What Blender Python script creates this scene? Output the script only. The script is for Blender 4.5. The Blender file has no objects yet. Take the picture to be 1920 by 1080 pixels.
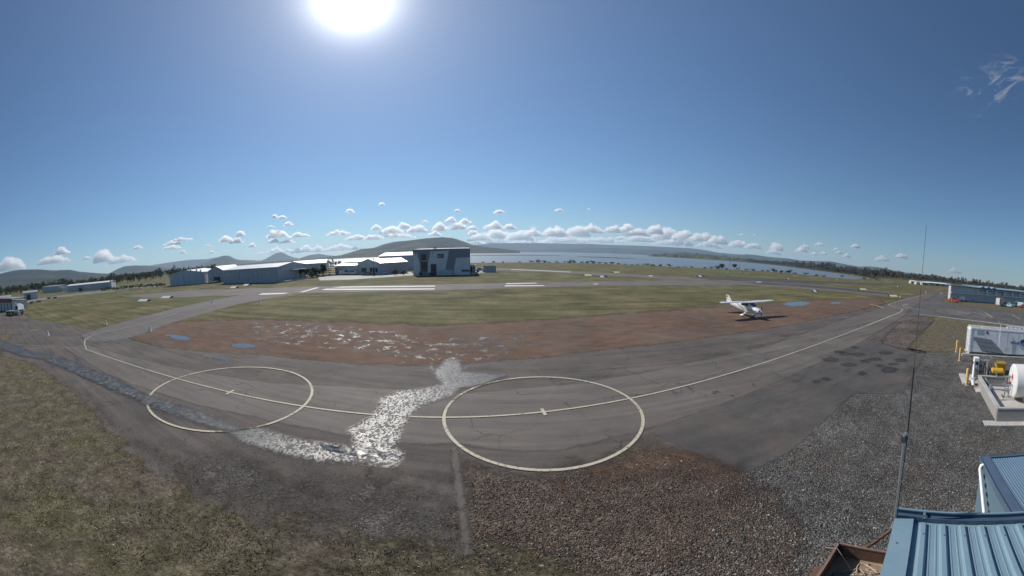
import bpy, bmesh, math, random
import numpy as np
from mathutils import Vector, Matrix, Quaternion, noise as mnoise

S = bpy.context.scene
COL = S.collection
R = math.radians

# ------------------------------------------------------------------ camera
HFOV, VPX, PITCH, CAM_H = 179.0, 11.9, 5.8, 8.0     # 180 degree panoramic dome camera on a mast
cam_data = bpy.data.cameras.new('camera')
cam_data.type = 'PANO'
cam_data.panorama_type = 'EQUIRECTANGULAR'
cam_data.longitude_min = R(-HFOV / 2)
cam_data.longitude_max = R(HFOV / 2)
cam_data.latitude_min = R(-540 / VPX)
cam_data.latitude_max = R(540 / VPX)
cam_data.clip_start = 0.05
cam_data.clip_end = 200000
cam = bpy.data.objects.new('camera', cam_data)
COL.objects.link(cam)
cam.location = (0, 0, CAM_H)
cam.rotation_euler = (R(90 - PITCH), 0, 0)
S.camera = cam

# ------------------------------------------------------------------ sky and sun
SUN_AZ, SUN_EL = -25.5, 40.2                        # azimuth from +Y, clockwise
sun_dir = Vector((math.sin(R(SUN_AZ)) * math.cos(R(SUN_EL)), math.cos(R(SUN_AZ)) * math.cos(R(SUN_EL)), math.sin(R(SUN_EL))))
world = bpy.data.worlds.new('World')
S.world = world
world.use_nodes = True
wn, wl = world.node_tree.nodes, world.node_tree.links
wn.clear()
w_out = wn.new('ShaderNodeOutputWorld')
w_bg = wn.new('ShaderNodeBackground')
w_sky = wn.new('ShaderNodeTexSky')
w_sky.sky_type = 'NISHITA'
w_sky.sun_disc = False
w_sky.sun_elevation = R(SUN_EL)
w_sky.sun_rotation = R(SUN_AZ)
w_sky.altitude = 10
w_sky.air_density = 1.0
w_sky.dust_density = 0.05
w_sky.ozone_density = 5.5
w_bg.inputs['Strength'].default_value = 0.080
# camera glare round the sun, painted into the sky as a bright aureole
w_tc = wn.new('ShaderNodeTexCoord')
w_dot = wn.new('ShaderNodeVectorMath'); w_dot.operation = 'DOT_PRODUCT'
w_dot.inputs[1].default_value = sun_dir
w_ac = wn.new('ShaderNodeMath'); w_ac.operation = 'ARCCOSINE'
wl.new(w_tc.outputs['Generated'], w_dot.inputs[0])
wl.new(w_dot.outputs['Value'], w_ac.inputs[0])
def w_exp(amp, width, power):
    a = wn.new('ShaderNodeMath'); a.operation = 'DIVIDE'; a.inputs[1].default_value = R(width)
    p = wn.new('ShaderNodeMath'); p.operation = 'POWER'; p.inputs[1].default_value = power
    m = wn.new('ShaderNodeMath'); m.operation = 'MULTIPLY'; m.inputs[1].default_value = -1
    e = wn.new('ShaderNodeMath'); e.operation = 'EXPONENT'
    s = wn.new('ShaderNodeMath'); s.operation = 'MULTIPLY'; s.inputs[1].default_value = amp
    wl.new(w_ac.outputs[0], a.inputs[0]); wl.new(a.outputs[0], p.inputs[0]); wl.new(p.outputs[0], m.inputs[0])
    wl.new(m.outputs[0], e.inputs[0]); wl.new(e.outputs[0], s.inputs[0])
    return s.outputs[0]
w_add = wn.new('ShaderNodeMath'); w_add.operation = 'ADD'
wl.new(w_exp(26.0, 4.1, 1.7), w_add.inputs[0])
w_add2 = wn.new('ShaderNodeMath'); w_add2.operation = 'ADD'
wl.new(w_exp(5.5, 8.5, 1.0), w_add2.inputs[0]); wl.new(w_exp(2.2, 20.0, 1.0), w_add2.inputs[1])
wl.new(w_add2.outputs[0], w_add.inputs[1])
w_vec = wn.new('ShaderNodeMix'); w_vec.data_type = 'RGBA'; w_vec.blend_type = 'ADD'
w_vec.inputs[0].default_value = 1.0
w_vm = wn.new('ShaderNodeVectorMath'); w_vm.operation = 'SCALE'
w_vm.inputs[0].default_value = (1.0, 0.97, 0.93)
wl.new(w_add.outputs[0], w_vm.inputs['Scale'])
w_tint = wn.new('ShaderNodeMix'); w_tint.data_type = 'RGBA'; w_tint.blend_type = 'MULTIPLY'; w_tint.inputs[0].default_value = 1.0
w_tint.inputs[7].default_value = (0.78, 0.93, 1.0, 1)
wl.new(w_sky.outputs[0], w_tint.inputs[6])
wl.new(w_tint.outputs[2], w_vec.inputs[6])
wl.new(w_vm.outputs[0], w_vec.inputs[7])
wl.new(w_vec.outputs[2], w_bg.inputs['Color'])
wl.new(w_bg.outputs[0], w_out.inputs['Surface'])

sun_data = bpy.data.lights.new('sun', 'SUN')
sun_data.energy = 4.7
sun_data.angle = R(0.53)
sun_data.color = (1.0, 0.94, 0.86)
sun = bpy.data.objects.new('sun', sun_data)
COL.objects.link(sun)
sun.rotation_euler = sun_dir.to_track_quat('Z', 'Y').to_euler()
sun.location = (0, 0, 60)

S.view_settings.view_transform = 'Standard'
S.view_settings.look = 'None'
S.view_settings.exposure = 0.0
S.view_settings.gamma = 1.0
S.view_settings.use_curve_mapping = False
S.render.engine = 'CYCLES'
S.cycles.use_denoising = True
S.cycles.transparent_max_bounces = 24
S.cycles.max_bounces = 12
S.cycles.volume_bounces = 12
S.cycles.sample_clamp_indirect = 8.0

# ------------------------------------------------------------------ photograph geometry helpers
def ray(px, py):
    lam = R((px - 960) / 1920 * HFOV)
    phi = R((540 - py) / VPX)
    x, y, z = math.sin(lam) * math.cos(phi), math.cos(lam) * math.cos(phi), math.sin(phi)
    t = R(-PITCH)
    return Vector((x, y * math.cos(t) - z * math.sin(t), y * math.sin(t) + z * math.cos(t)))
def pix(px, py, z=0.0):
    """point where the line of sight through a pixel meets the level z"""
    d = ray(px, py)
    k = (z - CAM_H) / min(d.z, -1e-4)
    return Vector((d.x * k, d.y * k, z))
def pix_at(px, py, dist):
    """point on the line of sight at a known horizontal distance"""
    d = ray(px, py)
    k = dist / math.hypot(d.x, d.y)
    return Vector((d.x * k, d.y * k, CAM_H + d.z * k))
def P2(pts):
    return [(p[0], p[1]) for p in (pix(*q) if len(q) == 2 else q[1:] for q in pts)]
def az_of(px): 
    d = ray(px, 500); return math.atan2(d.x, d.y)

# ------------------------------------------------------------------ material helpers
class NT:
    def __init__(s, name):
        s.m = bpy.data.materials.new(name); s.m.use_nodes = True
        s.t = s.m.node_tree; s.t.nodes.clear()
        s.out = s.t.nodes.new('ShaderNodeOutputMaterial')
        s.pos = None
    def n(s, kind, **kw):
        nd = s.t.nodes.new(kind)
        for k, v in kw.items(): setattr(nd, k, v)
        return nd
    def l(s, a, b):
        s.t.links.new(a, b)
    def put(s, sock, v):
        if isinstance(v, bpy.types.NodeSocket): s.l(v, sock)
        elif isinstance(v, (tuple, list)) and len(v) == 3 and sock.type == 'RGBA': sock.default_value = (*v, 1)
        else: sock.default_value = v
    def world(s):
        if s.pos is None: s.pos = s.n('ShaderNodeNewGeometry').outputs['Position']
        return s.pos
    def obj(s):
        return s.n('ShaderNodeTexCoord').outputs['Object']
    def map(s, vec, scale=(1, 1, 1), rot=(0, 0, 0), loc=(0, 0, 0)):
        m = s.n('ShaderNodeMapping')
        m.inputs['Scale'].default_value = scale; m.inputs['Rotation'].default_value = rot; m.inputs['Location'].default_value = loc
        s.l(vec, m.inputs['Vector']); return m.outputs[0]
    def noise(s, scale, detail=4, rough=0.55, vec=None, dist=0.0):
        n = s.n('ShaderNodeTexNoise'); s.l(vec if vec is not None else s.world(), n.inputs['Vector'])
        n.inputs['Scale'].default_value = scale; n.inputs['Detail'].default_value = detail
        n.inputs['Roughness'].default_value = rough; n.inputs['Distortion'].default_value = dist
        return n.outputs['Fac']
    def voro(s, scale, feature='F1', vec=None, rand=1.0):
        n = s.n('ShaderNodeTexVoronoi', feature=feature); s.l(vec if vec is not None else s.world(), n.inputs['Vector'])
        n.inputs['Scale'].default_value = scale; n.inputs['Randomness'].default_value = rand
        return n
    def math(s, op, a, b=0.0, c=0.0, clamp=False):
        n = s.n('ShaderNodeMath', operation=op, use_clamp=clamp)
        s.put(n.inputs[0], a); s.put(n.inputs[1], b); s.put(n.inputs[2], c); return n.outputs[0]
    def mr(s, v, a, b, c=0.0, d=1.0, smooth=False):
        n = s.n('ShaderNodeMapRange', clamp=True)
        if smooth: n.interpolation_type = 'SMOOTHSTEP'
        s.put(n.inputs[0], v)
        for i, x in enumerate((a, b, c, d)): s.put(n.inputs[1 + i], x)
        return n.outputs[0]
    def ramp(s, fac, stops):
        n = s.n('ShaderNodeValToRGB'); s.l(fac, n.inputs[0]); e = n.color_ramp.elements
        while len(e) < len(stops): e.new(0.5)
        for el, (p, c) in zip(e, stops):
            el.position = p; el.color = (*c, 1) if len(c) == 3 else c
        return n.outputs[0]
    def mix(s, fac, a, b, mode='MIX'):
        n = s.n('ShaderNodeMix', data_type='RGBA', blend_type=mode)
        s.put(n.inputs[0], fac); s.put(n.inputs[6], a); s.put(n.inputs[7], b); return n.outputs[2]
    def bump(s, h, strength=0.5, dist=0.02, normal=None):
        n = s.n('ShaderNodeBump'); n.inputs['Strength'].default_value = strength; n.inputs['Distance'].default_value = dist
        s.l(h, n.inputs['Height'])
        if normal is not None: s.l(normal, n.inputs['Normal'])
        return n.outputs[0]
    def attr(s, name):
        return s.n('ShaderNodeAttribute', attribute_name=name).outputs['Fac']
    def bsdf(s, color, rough=0.8, metal=0.0, normal=None, spec=0.5, alpha=None, **kw):
        b = s.n('ShaderNodeBsdfPrincipled')
        s.put(b.inputs['Base Color'], color); s.put(b.inputs['Roughness'], rough); s.put(b.inputs['Metallic'], metal)
        s.put(b.inputs['Specular IOR Level'], spec)
        if normal is not None: s.l(normal, b.inputs['Normal'])
        if alpha is not None: s.put(b.inputs['Alpha'], alpha)
        for k, v in kw.items(): s.put(b.inputs[k], v)
        s.l(b.outputs[0], s.out.inputs['Surface']); return b
    def edge(s, amp=0.6, scale=1.2, soft=0.1, detail=6):
        """ragged sheet border from the signed distance stored on the mesh"""
        d = s.attr('border')
        n = s.noise(scale, detail, 0.65)
        v = s.math('ADD', d, s.math('MULTIPLY', s.math('SUBTRACT', n, 0.5), 2 * amp))
        return s.mr(v, -soft, soft, smooth=True)

MATS = {}
def paint(name, col, rough=0.5, metal=0.0, vary=0.12, scale=3.0, spec=0.5, dirt=None, coat=0.0):
    """painted or moulded surface with uneven tone and a little grime"""
    if name in MATS: return MATS[name]
    t = NT(name)
    o = t.obj()
    n = t.noise(scale, 5, 0.6, o)
    f = t.noise(scale * 9, 3, 0.6, o)
    k = t.math('ADD', t.math('MULTIPLY', n, 0.7), t.math('MULTIPLY', f, 0.3))
    dk = tuple(c * (1 - vary * 1.3) for c in col); lt = tuple(min(1, c * (1 + vary)) for c in col)
    c = t.ramp(k, [(0.3, dk), (0.7, lt)])
    if dirt: c = t.mix(t.mr(t.noise(scale * 0.7, 6, 0.7, o), 0.5, 0.75, 0, 0.7), c, dirt)
    r = t.mr(f, 0.3, 0.7, max(0.05, rough - 0.08), min(1, rough + 0.08))
    t.bsdf(c, r, metal, t.bump(f, 0.08, 0.01), spec, **({'Coat Weight': coat} if coat else {}))
    MATS[name] = t.m
    return t.m
def ribbed(name, col, pitch=0.2, rough=0.45, metal=0.0, axis=0, depth=0.02, vary=0.08, dirt=None):
    """profiled sheet metal: fine ribs as relief"""
    if name in MATS: return MATS[name]
    t = NT(name); o = t.obj()
    sep = t.n('ShaderNodeSeparateXYZ'); t.l(o, sep.inputs[0])
    w = t.math('SINE', t.math('MULTIPLY', sep.outputs[axis], 2 * math.pi / pitch))
    n = t.noise(0.6, 5, 0.6, o)
    st = t.noise(1.0, 4, 0.6, t.map(o, (3, 3, 0.25)))
    c = t.ramp(t.math('ADD', t.math('MULTIPLY', n, 0.5), t.math('MULTIPLY', st, 0.5)), [(0.3, tuple(x * (1 - vary * 1.6) for x in col)), (0.7, tuple(min(1, x * (1 + vary)) for x in col))])
    if dirt: c = t.mix(t.mr(st, 0.55, 0.8, 0, 0.5), c, dirt)
    t.bsdf(c, rough, metal, t.bump(w, 0.6, depth))
    MATS[name] = t.m
    return t.m
def glass(name='window_glass', col=(0.03, 0.045, 0.06)):
    if name in MATS: return MATS[name]
    t = NT(name); t.bsdf(t.ramp(t.noise(0.7, 3, 0.5, t.obj()), [(0.3, tuple(c * 0.7 for c in col)), (0.7, col)]), 0.06, 0.0, None, 0.8)
    MATS[name] = t.m
    return t.m

# ------------------------------------------------------------------ mesh helpers
class MB:
    def __init__(s): s.v = []; s.f = []
    def add(s, vs, fs):
        b = len(s.v); s.v += [tuple(v) for v in vs]; s.f += [tuple(b + i for i in f) for f in fs]; return s
    def box(s, c, d, rot=None, taper=1.0):
        """centre, full dimensions, optional rotation matrix, taper of the top"""
        vs = []
        for z in (-1, 1):
            k = taper if z > 0 else 1
            for x, y in ((-1, -1), (1, -1), (1, 1), (-1, 1)):
                v = Vector((x * d[0] / 2 * k, y * d[1] / 2 * k, z * d[2] / 2))
                if rot is not None: v = rot @ v
                vs.append(v + Vector(c))
        return s.add(vs, [(3, 2, 1, 0), (4, 5, 6, 7), (0, 1, 5, 4), (1, 2, 6, 5), (2, 3, 7, 6), (3, 0, 4, 7)])
    def bar(s, a, b, w, h=None, up=(0, 0, 1)):
        a, b = Vector(a), Vector(b); d = (b - a); L = d.length; d.normalize()
        u = Vector(up); x = d.cross(u)
        if x.length < 1e-4: x = d.cross(Vector((1, 0, 0)))
        x.normalize(); y = x.cross(d)
        return s.box((a + b) / 2, (w, h or w, L), Matrix((x, y, d)).transposed())
    def tube(s, pts, r, n=8, cap=True):
        pts = [Vector(p) for p in pts]; rs = r if isinstance(r, (list, tuple)) else [r] * len(pts)
        vs, fs = [], []; prev = None
        for i, p in enumerate(pts):
            d = (pts[min(i + 1, len(pts) - 1)] - pts[max(i - 1, 0)]).normalized()
            if prev is None:
                x = d.cross(Vector((0, 0, 1)))
                if x.length < 1e-3: x = d.cross(Vector((1, 0, 0)))
            else: x = prev - d * prev.dot(d)
            x.normalize(); prev = x; y = d.cross(x)
            for k in range(n):
                a = 2 * math.pi * k / n; vs.append(p + (x * math.cos(a) + y * math.sin(a)) * rs[i])
        for i in range(len(pts) - 1):
            for k in range(n):
                a, b = i * n + k, i * n + (k + 1) % n; fs.append((a, b, b + n, a + n))
        if cap: fs.append(tuple(range(n))[::-1]); fs.append(tuple((len(pts) - 1) * n + k for k in range(n)))
        return s.add(vs, fs)
    def loft(s, rings, cap=True):
        n = len(rings[0]); vs = [v for r in rings for v in r]; fs = []
        for i in range(len(rings) - 1):
            for k in range(n):
                a, b = i * n + k, i * n + (k + 1) % n; fs.append((a, b, b + n, a + n))
        if cap: fs.append(tuple(range(n))[::-1]); fs.append(tuple((len(rings) - 1) * n + k for k in range(n)))
        return s.add(vs, fs)
    def prism(s, poly, axis, a, b):
        """extrude a 2-D outline along x, y or z from a to b"""
        def p3(q, t): return {0: (t, q[0], q[1]), 1: (q[0], t, q[1]), 2: (q[0], q[1], t)}[axis]
        n = len(poly)
        return s.add([p3(q, a) for q in poly] + [p3(q, b) for q in poly],
                     [tuple(range(n))[::-1], tuple(range(n, 2 * n))] + [(i, (i + 1) % n, (i + 1) % n + n, i + n) for i in range(n)])
    def quad(s, a, b, c, d): return s.add([a, b, c, d], [(0, 1, 2, 3)])
    def slab(s, corners, th):
        """thick plate under four corners"""
        c = [Vector(p) for p in corners]; n = (c[1] - c[0]).cross(c[3] - c[0]).normalized() * th
        return s.add(c + [p - n for p in c], [(0, 1, 2, 3), (7, 6, 5, 4), (0, 4, 5, 1), (1, 5, 6, 2), (2, 6, 7, 3), (3, 7, 4, 0)])
    def mesh(s, name, mat=None, smooth=False, fix=True):
        m = bpy.data.meshes.new(name); m.from_pydata(s.v, [], s.f); m.update()
        if fix:
            bm = bmesh.new(); bm.from_mesh(m); bmesh.ops.recalc_face_normals(bm, faces=bm.faces); bm.to_mesh(m); bm.free()
        if smooth:
            m.polygons.foreach_set('use_smooth', [True] * len(m.polygons))
            try: m.set_sharp_from_angle(angle=R(40))
            except Exception: pass
        if mat: m.materials.append(mat)
        return m
    def build(s, name, mat, parent=None, smooth=False, loc=None, rotz=None, fix=True):
        return link(name, s.mesh(name, mat, smooth, fix), parent, loc, rotz)
def link(name, mesh, parent=None, loc=None, rotz=None):
    o = bpy.data.objects.new(name, mesh); COL.objects.link(o)
    if parent: o.parent = parent
    if loc is not None: o.location = loc
    if rotz is not None: o.rotation_euler = (0, 0, rotz)
    return o
def tag(o, label=None, cat=None, group=None, kind=None):
    if label: o['label'] = label
    if cat: o['category'] = cat
    if group: o['group'] = group
    if kind: o['kind'] = kind
    return o
def thing(name, label, cat, loc=(0, 0, 0), rotz=0.0, group=None):
    o = bpy.data.objects.new(name, None); COL.objects.link(o)
    o.empty_display_size = 0.3; o.location = loc; o.rotation_euler = (0, 0, rotz)
    return tag(o, label, cat, group)
def copy_tree(o, loc, rotz=None, label=None, scale=None, parent=None):
    c = o.copy(); COL.objects.link(c)
    if parent is None:
        c.location = loc
        if rotz is not None: c.rotation_euler = (0, 0, rotz)
        if label: c['label'] = label
        if scale: c.scale = scale if isinstance(scale, tuple) else (scale,) * 3
    else: c.parent = parent
    for ch in o.children: copy_tree(ch, None, parent=c)
    return c

# ------------------------------------------------------------------ ground sheets
def signed_distance(poly, X, Y):
    """positive inside the outline, in metres"""
    d2 = np.full(X.shape, 1e18); ins = np.zeros(X.shape, bool); n = len(poly)
    for i in range(n):
        (ax, ay), (bx, by) = poly[i], poly[(i + 1) % n]
        ex, ey = bx - ax, by - ay; L = ex * ex + ey * ey + 1e-12
        t = np.clip(((X - ax) * ex + (Y - ay) * ey) / L, 0, 1)
        d2 = np.minimum(d2, (X - ax - t * ex) ** 2 + (Y - ay - t * ey) ** 2)
        c = ((ay > Y) != (by > Y)); q = (bx - ax) * (Y - ay) / np.where(by == ay, 1e-9, by - ay) + ax
        ins ^= c & (X < q)
    return np.where(ins, 1, -1) * np.sqrt(d2)
def sheet(name, poly, z, mat, cell, margin=1.0, label=None, kind='structure', cat=None):
    xs = [p[0] for p in poly]; ys = [p[1] for p in poly]
    nx = int((max(xs) - min(xs) + 2 * margin) / cell) + 2; ny = int((max(ys) - min(ys) + 2 * margin) / cell) + 2
    X, Y = np.meshgrid(min(xs) - margin + cell * np.arange(nx), min(ys) - margin + cell * np.arange(ny))
    D = signed_distance(poly, X, Y)
    ok = D > -margin
    cells = ok[:-1, :-1] | ok[1:, :-1] | ok[:-1, 1:] | ok[1:, 1:]
    idx = np.arange(nx * ny).reshape(ny, nx)
    j, i = np.nonzero(cells)
    F = np.stack([idx[j, i], idx[j, i + 1], idx[j + 1, i + 1], idx[j + 1, i]], 1)
    used, inv = np.unique(F, return_inverse=True)
    V = np.stack([X.ravel()[used], Y.ravel()[used], np.full(len(used), z)], 1)
    m = bpy.data.meshes.new(name); m.from_pydata(V.tolist(), [], inv.reshape(-1, 4).tolist()); m.update()
    a = m.attributes.new('border', 'FLOAT', 'POINT'); a.data.foreach_set('value', D.ravel()[used].astype(np.float32))
    m.materials.append(mat)
    return tag(link(name, m), label, cat, None, kind)
def strip(pts, w, z, closed=False):
    """painted band of even width along a line of ground points"""
    pts = [Vector((p[0], p[1], 0)) for p in pts]; n = len(pts); mb = MB(); vs = []
    for i, p in enumerate(pts):
        a = pts[(i - 1) % n] if closed or i else p; b = pts[(i + 1) % n] if closed or i < n - 1 else p
        d = (b - a).normalized(); s = Vector((-d.y, d.x, 0)) * w / 2
        vs += [(p + s) + Vector((0, 0, z)), (p - s) + Vector((0, 0, z))]
    m = n if closed else n - 1
    return mb.add(vs, [(2 * i, 2 * i + 1, (2 * ((i + 1) % n)) + 1, 2 * ((i + 1) % n)) for i in range(m)])
# ================================================================== ground materials
TAXI_ANG = math.atan2(2.41, 14.4)                     # direction of the taxiway in plan
def m_field():
    t = NT('field_grass'); w = t.world()
    big = t.noise(0.018, 4, 0.6); mid = t.noise(0.12, 6, 0.65); fine = t.noise(2.2, 6, 0.7)
    row = t.noise(0.5, 4, 0.6, t.map(w, (0.08, 1.0, 1), (0, 0, -0.05)))
    k = t.math('ADD', t.math('MULTIPLY', mid, 0.5), t.math('ADD', t.math('MULTIPLY', fine, 0.3), t.math('MULTIPLY', row, 0.35)))
    k = t.math('ADD', t.math('MULTIPLY', t.math('SUBTRACT', k, 0.575), 1.5), 0.575)
    c = t.ramp(k, [(0.40, (0.046, 0.048, 0.020)), (0.55, (0.098, 0.095, 0.040)), (0.68, (0.165, 0.150, 0.075)), (0.8, (0.25, 0.215, 0.125))])
    c = t.mix(t.mr(big, 0.40, 0.64, 0, 0.7), c, t.ramp(k, [(0.4, (0.062, 0.052, 0.024)), (0.7, (0.17, 0.138, 0.07))]))
    c = t.mix(t.mr(t.noise(0.035, 3, 0.5), 0.5, 0.62, 0, 0.55), c, (0.070, 0.088, 0.030))
    # wooded and settled land takes over far off
    dist = t.n('ShaderNodeVectorMath', operation='LENGTH'); t.l(w, dist.inputs[0])
    far = t.mr(dist.outputs['Value'], 500, 900)
    wood = t.ramp(t.noise(0.012, 8, 0.7), [(0.38, (0.016, 0.024, 0.010)), (0.55, (0.05, 0.062, 0.026)), (0.7, (0.13, 0.12, 0.06))])
    c = t.mix(far, c, wood)
    t.bsdf(c, 0.95, 0, t.bump(t.math('ADD', t.noise(6, 4, 0.7), t.math('MULTIPLY', t.noise(25, 3, 0.7), 0.5)), 0.9, 0.06), 0.15)
    return t.m
def asphalt(name, dark, light, stain=0.5, streak=0.35, grit=22.0, edge=(0.4, 1.0, 0.08), rough=0.85, warm=(0.17, 0.125, 0.10), crack=0.6, relief=0.03, warm_amt=0.45, patch=None):
    t = NT(name); w = t.world()
    big = t.noise(0.14, 6, 0.62); mid = t.noise(0.9, 6, 0.65); fine = t.noise(grit, 4, 0.75); gr = t.voro(grit * 1.6).outputs['Distance']
    sv = t.map(w, (0.07, 1.3, 1), (0, 0, -TAXI_ANG)); st = t.noise(1.1, 6, 0.65, sv)
    k = t.math('ADD', t.math('MULTIPLY', big, 0.35), t.math('ADD', t.math('MULTIPLY', mid, 0.25), t.math('MULTIPLY', fine, 0.4)))
    k = t.math('ADD', k, t.math('MULTIPLY', t.math('SUBTRACT', st, 0.5), streak))
    c = t.ramp(k, [(0.30, tuple(x * 0.55 for x in dark)), (0.42, dark), (0.58, light), (0.76, tuple(min(1, x * 1.7) for x in light))])
    c = t.mix(t.mr(t.noise(0.33, 7, 0.66), 0.48, 0.7, 0, warm_amt), c, warm)
    c = t.mix(t.mr(t.noise(0.5, 6, 0.7, t.map(w, (0.35, 1, 1), (0, 0, -TAXI_ANG), (31, 7, 0))), 0.57, 0.70, 0, stain), c, tuple(x * 0.42 for x in dark))
    # pale stones here and there
    v = t.voro(5.5); c = t.mix(t.math('MULTIPLY', t.mr(v.outputs['Distance'], 0.10, 0.05), t.mr(v.outputs['Color'], 0.70, 0.72)), c, (0.30, 0.27, 0.23))
    if crack:
        wv = t.n('ShaderNodeVectorMath', operation='ADD'); nz = t.n('ShaderNodeTexNoise'); t.l(w, nz.inputs['Vector']); nz.inputs['Scale'].default_value = 0.8; nz.inputs['Detail'].default_value = 5
        t.l(w, wv.inputs[0]); sc = t.n('ShaderNodeVectorMath', operation='SCALE'); t.l(nz.outputs['Color'], sc.inputs[0]); sc.inputs['Scale'].default_value = 1.6; t.l(sc.outputs[0], wv.inputs[1])
        cr = t.voro(0.20, 'DISTANCE_TO_EDGE', wv.outputs[0]).outputs['Distance']
        cm = t.math('MULTIPLY', t.mr(cr, 0.010, 0.003), t.mr(t.noise(0.25, 3, 0.5), 0.45, 0.6))
        c = t.mix(t.math('MULTIPLY', cm, crack), c, (0.012, 0.011, 0.010))
    al = t.edge(*edge) if edge else None
    if patch: al = t.math('MULTIPLY', al, t.mr(t.noise(patch[0], 7, 0.68), patch[1], patch[1] + patch[2]))
    h = t.math('ADD', t.math('MULTIPLY', fine, 0.6), t.math('MULTIPLY', gr, 0.6))
    t.bsdf(c, t.mr(mid, 0.3, 0.7, rough - 0.08, min(1, rough + 0.08)), 0, t.bump(h, 0.7, relief), 0.3, al)
    return t.m
def m_dirt(edge=(1.6, 0.5, 0.5), name='red_dirt', patch=None):
    t = NT(name); w = t.world()
    big = t.noise(0.10, 5, 0.6); mid = t.noise(0.9, 6, 0.68, t.map(w, (0.5, 1, 1), (0, 0, -TAXI_ANG))); fine = t.noise(9, 5, 0.72)
    k = t.math('ADD', t.math('MULTIPLY', big, 0.3), t.math('ADD', t.math('MULTIPLY', mid, 0.4), t.math('MULTIPLY', fine, 0.3)))
    c = t.ramp(k, [(0.32, (0.055, 0.032, 0.020)), (0.46, (0.115, 0.070, 0.047)), (0.58, (0.172, 0.108, 0.074)), (0.74, (0.29, 0.205, 0.15))])
    c = t.mix(t.mr(t.noise(0.16, 5, 0.6, t.map(w, loc=(9, 3, 0))), 0.45, 0.66, 0, 0.75), c, t.ramp(k, [(0.35, (0.06, 0.05, 0.042)), (0.7, (0.20, 0.165, 0.14))]))
    al = t.edge(*edge)
    if patch: al = t.math('MULTIPLY', al, t.mr(t.noise(patch[0], 7, 0.68), patch[1], patch[1] + patch[2]))
    t.bsdf(c, 0.95, 0, t.bump(t.math('ADD', t.noise(14, 5, 0.7), t.math('MULTIPLY', mid, 1.2)), 0.9, 0.06), 0.2, al)
    return t.m
def m_verge(name='verge_grass', edge=(1.3, 0.8, 0.35), dry=0.5, patch=None):
    t = NT(name); w = t.world()
    big = t.noise(0.22, 6, 0.65); fine = t.noise(7, 6, 0.75); mid = t.noise(1.3, 6, 0.7)
    k = t.math('ADD', t.math('MULTIPLY', fine, 0.5), t.math('MULTIPLY', mid, 0.5))
    soil = t.ramp(k, [(0.37, (0.040, 0.031, 0.023)), (0.52, (0.135, 0.109, 0.083)), (0.68, (0.32, 0.275, 0.22))])
    gr = t.ramp(k, [(0.37, (0.038, 0.036, 0.016)), (0.52, (0.125, 0.112, 0.058)), (0.68, (0.27, 0.235, 0.135))])
    c = t.mix(t.mr(big, 0.42, 0.64, 0.1, 0.9), soil, gr)
    c = t.mix(t.mr(t.noise(0.5, 5, 0.6), 0.55, 0.68, 0, 0.5), c, (0.100, 0.110, 0.048))
    al = t.edge(*edge)
    if patch: al = t.math('MULTIPLY', al, t.mr(t.noise(patch[0], 7, 0.7), patch[1], patch[1] + patch[2]))
    t.bsdf(c, 0.95, 0, t.bump(t.math('ADD', t.noise(12, 5, 0.75), mid), 1.0, 0.07), 0.15, al)
    return t.m
def gravel(name='gravel', cols=((0.026, 0.025, 0.023), (0.080, 0.077, 0.071), (0.145, 0.140, 0.130), (0.34, 0.33, 0.31)), edge=(0.35, 1.5, 0.08), rust=0.5, patch=None, scale=17.0):
    t = NT(name); w = t.world()
    v = t.voro(scale); v2 = t.voro(scale * 2.3)
    cell = t.n('ShaderNodeSeparateColor'); t.l(v.outputs['Color'], cell.inputs[0])
    cell2 = t.n('ShaderNodeSeparateColor'); t.l(v2.outputs['Color'], cell2.inputs[0])
    k = t.math('ADD', t.math('MULTIPLY', cell.outputs[0], 0.30), t.math('ADD', t.math('MULTIPLY', cell2.outputs[1], 0.30), t.math('MULTIPLY', t.noise(1.1, 6, 0.7), 0.55)))
    k = t.math('ADD', k, t.math('MULTIPLY', t.math('SUBTRACT', t.noise(0.16, 5, 0.6), 0.5), 0.5))
    c = t.ramp(k, [(0.30, cols[0]), (0.5, cols[1]), (0.68, cols[2]), (0.92, cols[3])])
    c = t.mix(t.mr(t.noise(0.22, 6, 0.66, t.map(w, loc=(4, 11, 0))), 0.5, 0.72, 0, rust), c, t.ramp(k, [(0.3, (0.05, 0.03, 0.02)), (0.8, (0.20, 0.14, 0.095))]))
    al = t.edge(*edge)
    if patch: al = t.math('MULTIPLY', al, t.mr(t.noise(patch[0], 7, 0.68), patch[1], patch[1] + patch[2]))
    h = t.math('ADD', t.math('MULTIPLY', v.outputs['Distance'], -1.0), t.math('MULTIPLY', v2.outputs['Distance'], -0.6))
    t.bsdf(c, 0.9, 0, t.bump(h, 1.0, 0.05), 0.25, al)
    return t.m
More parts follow.
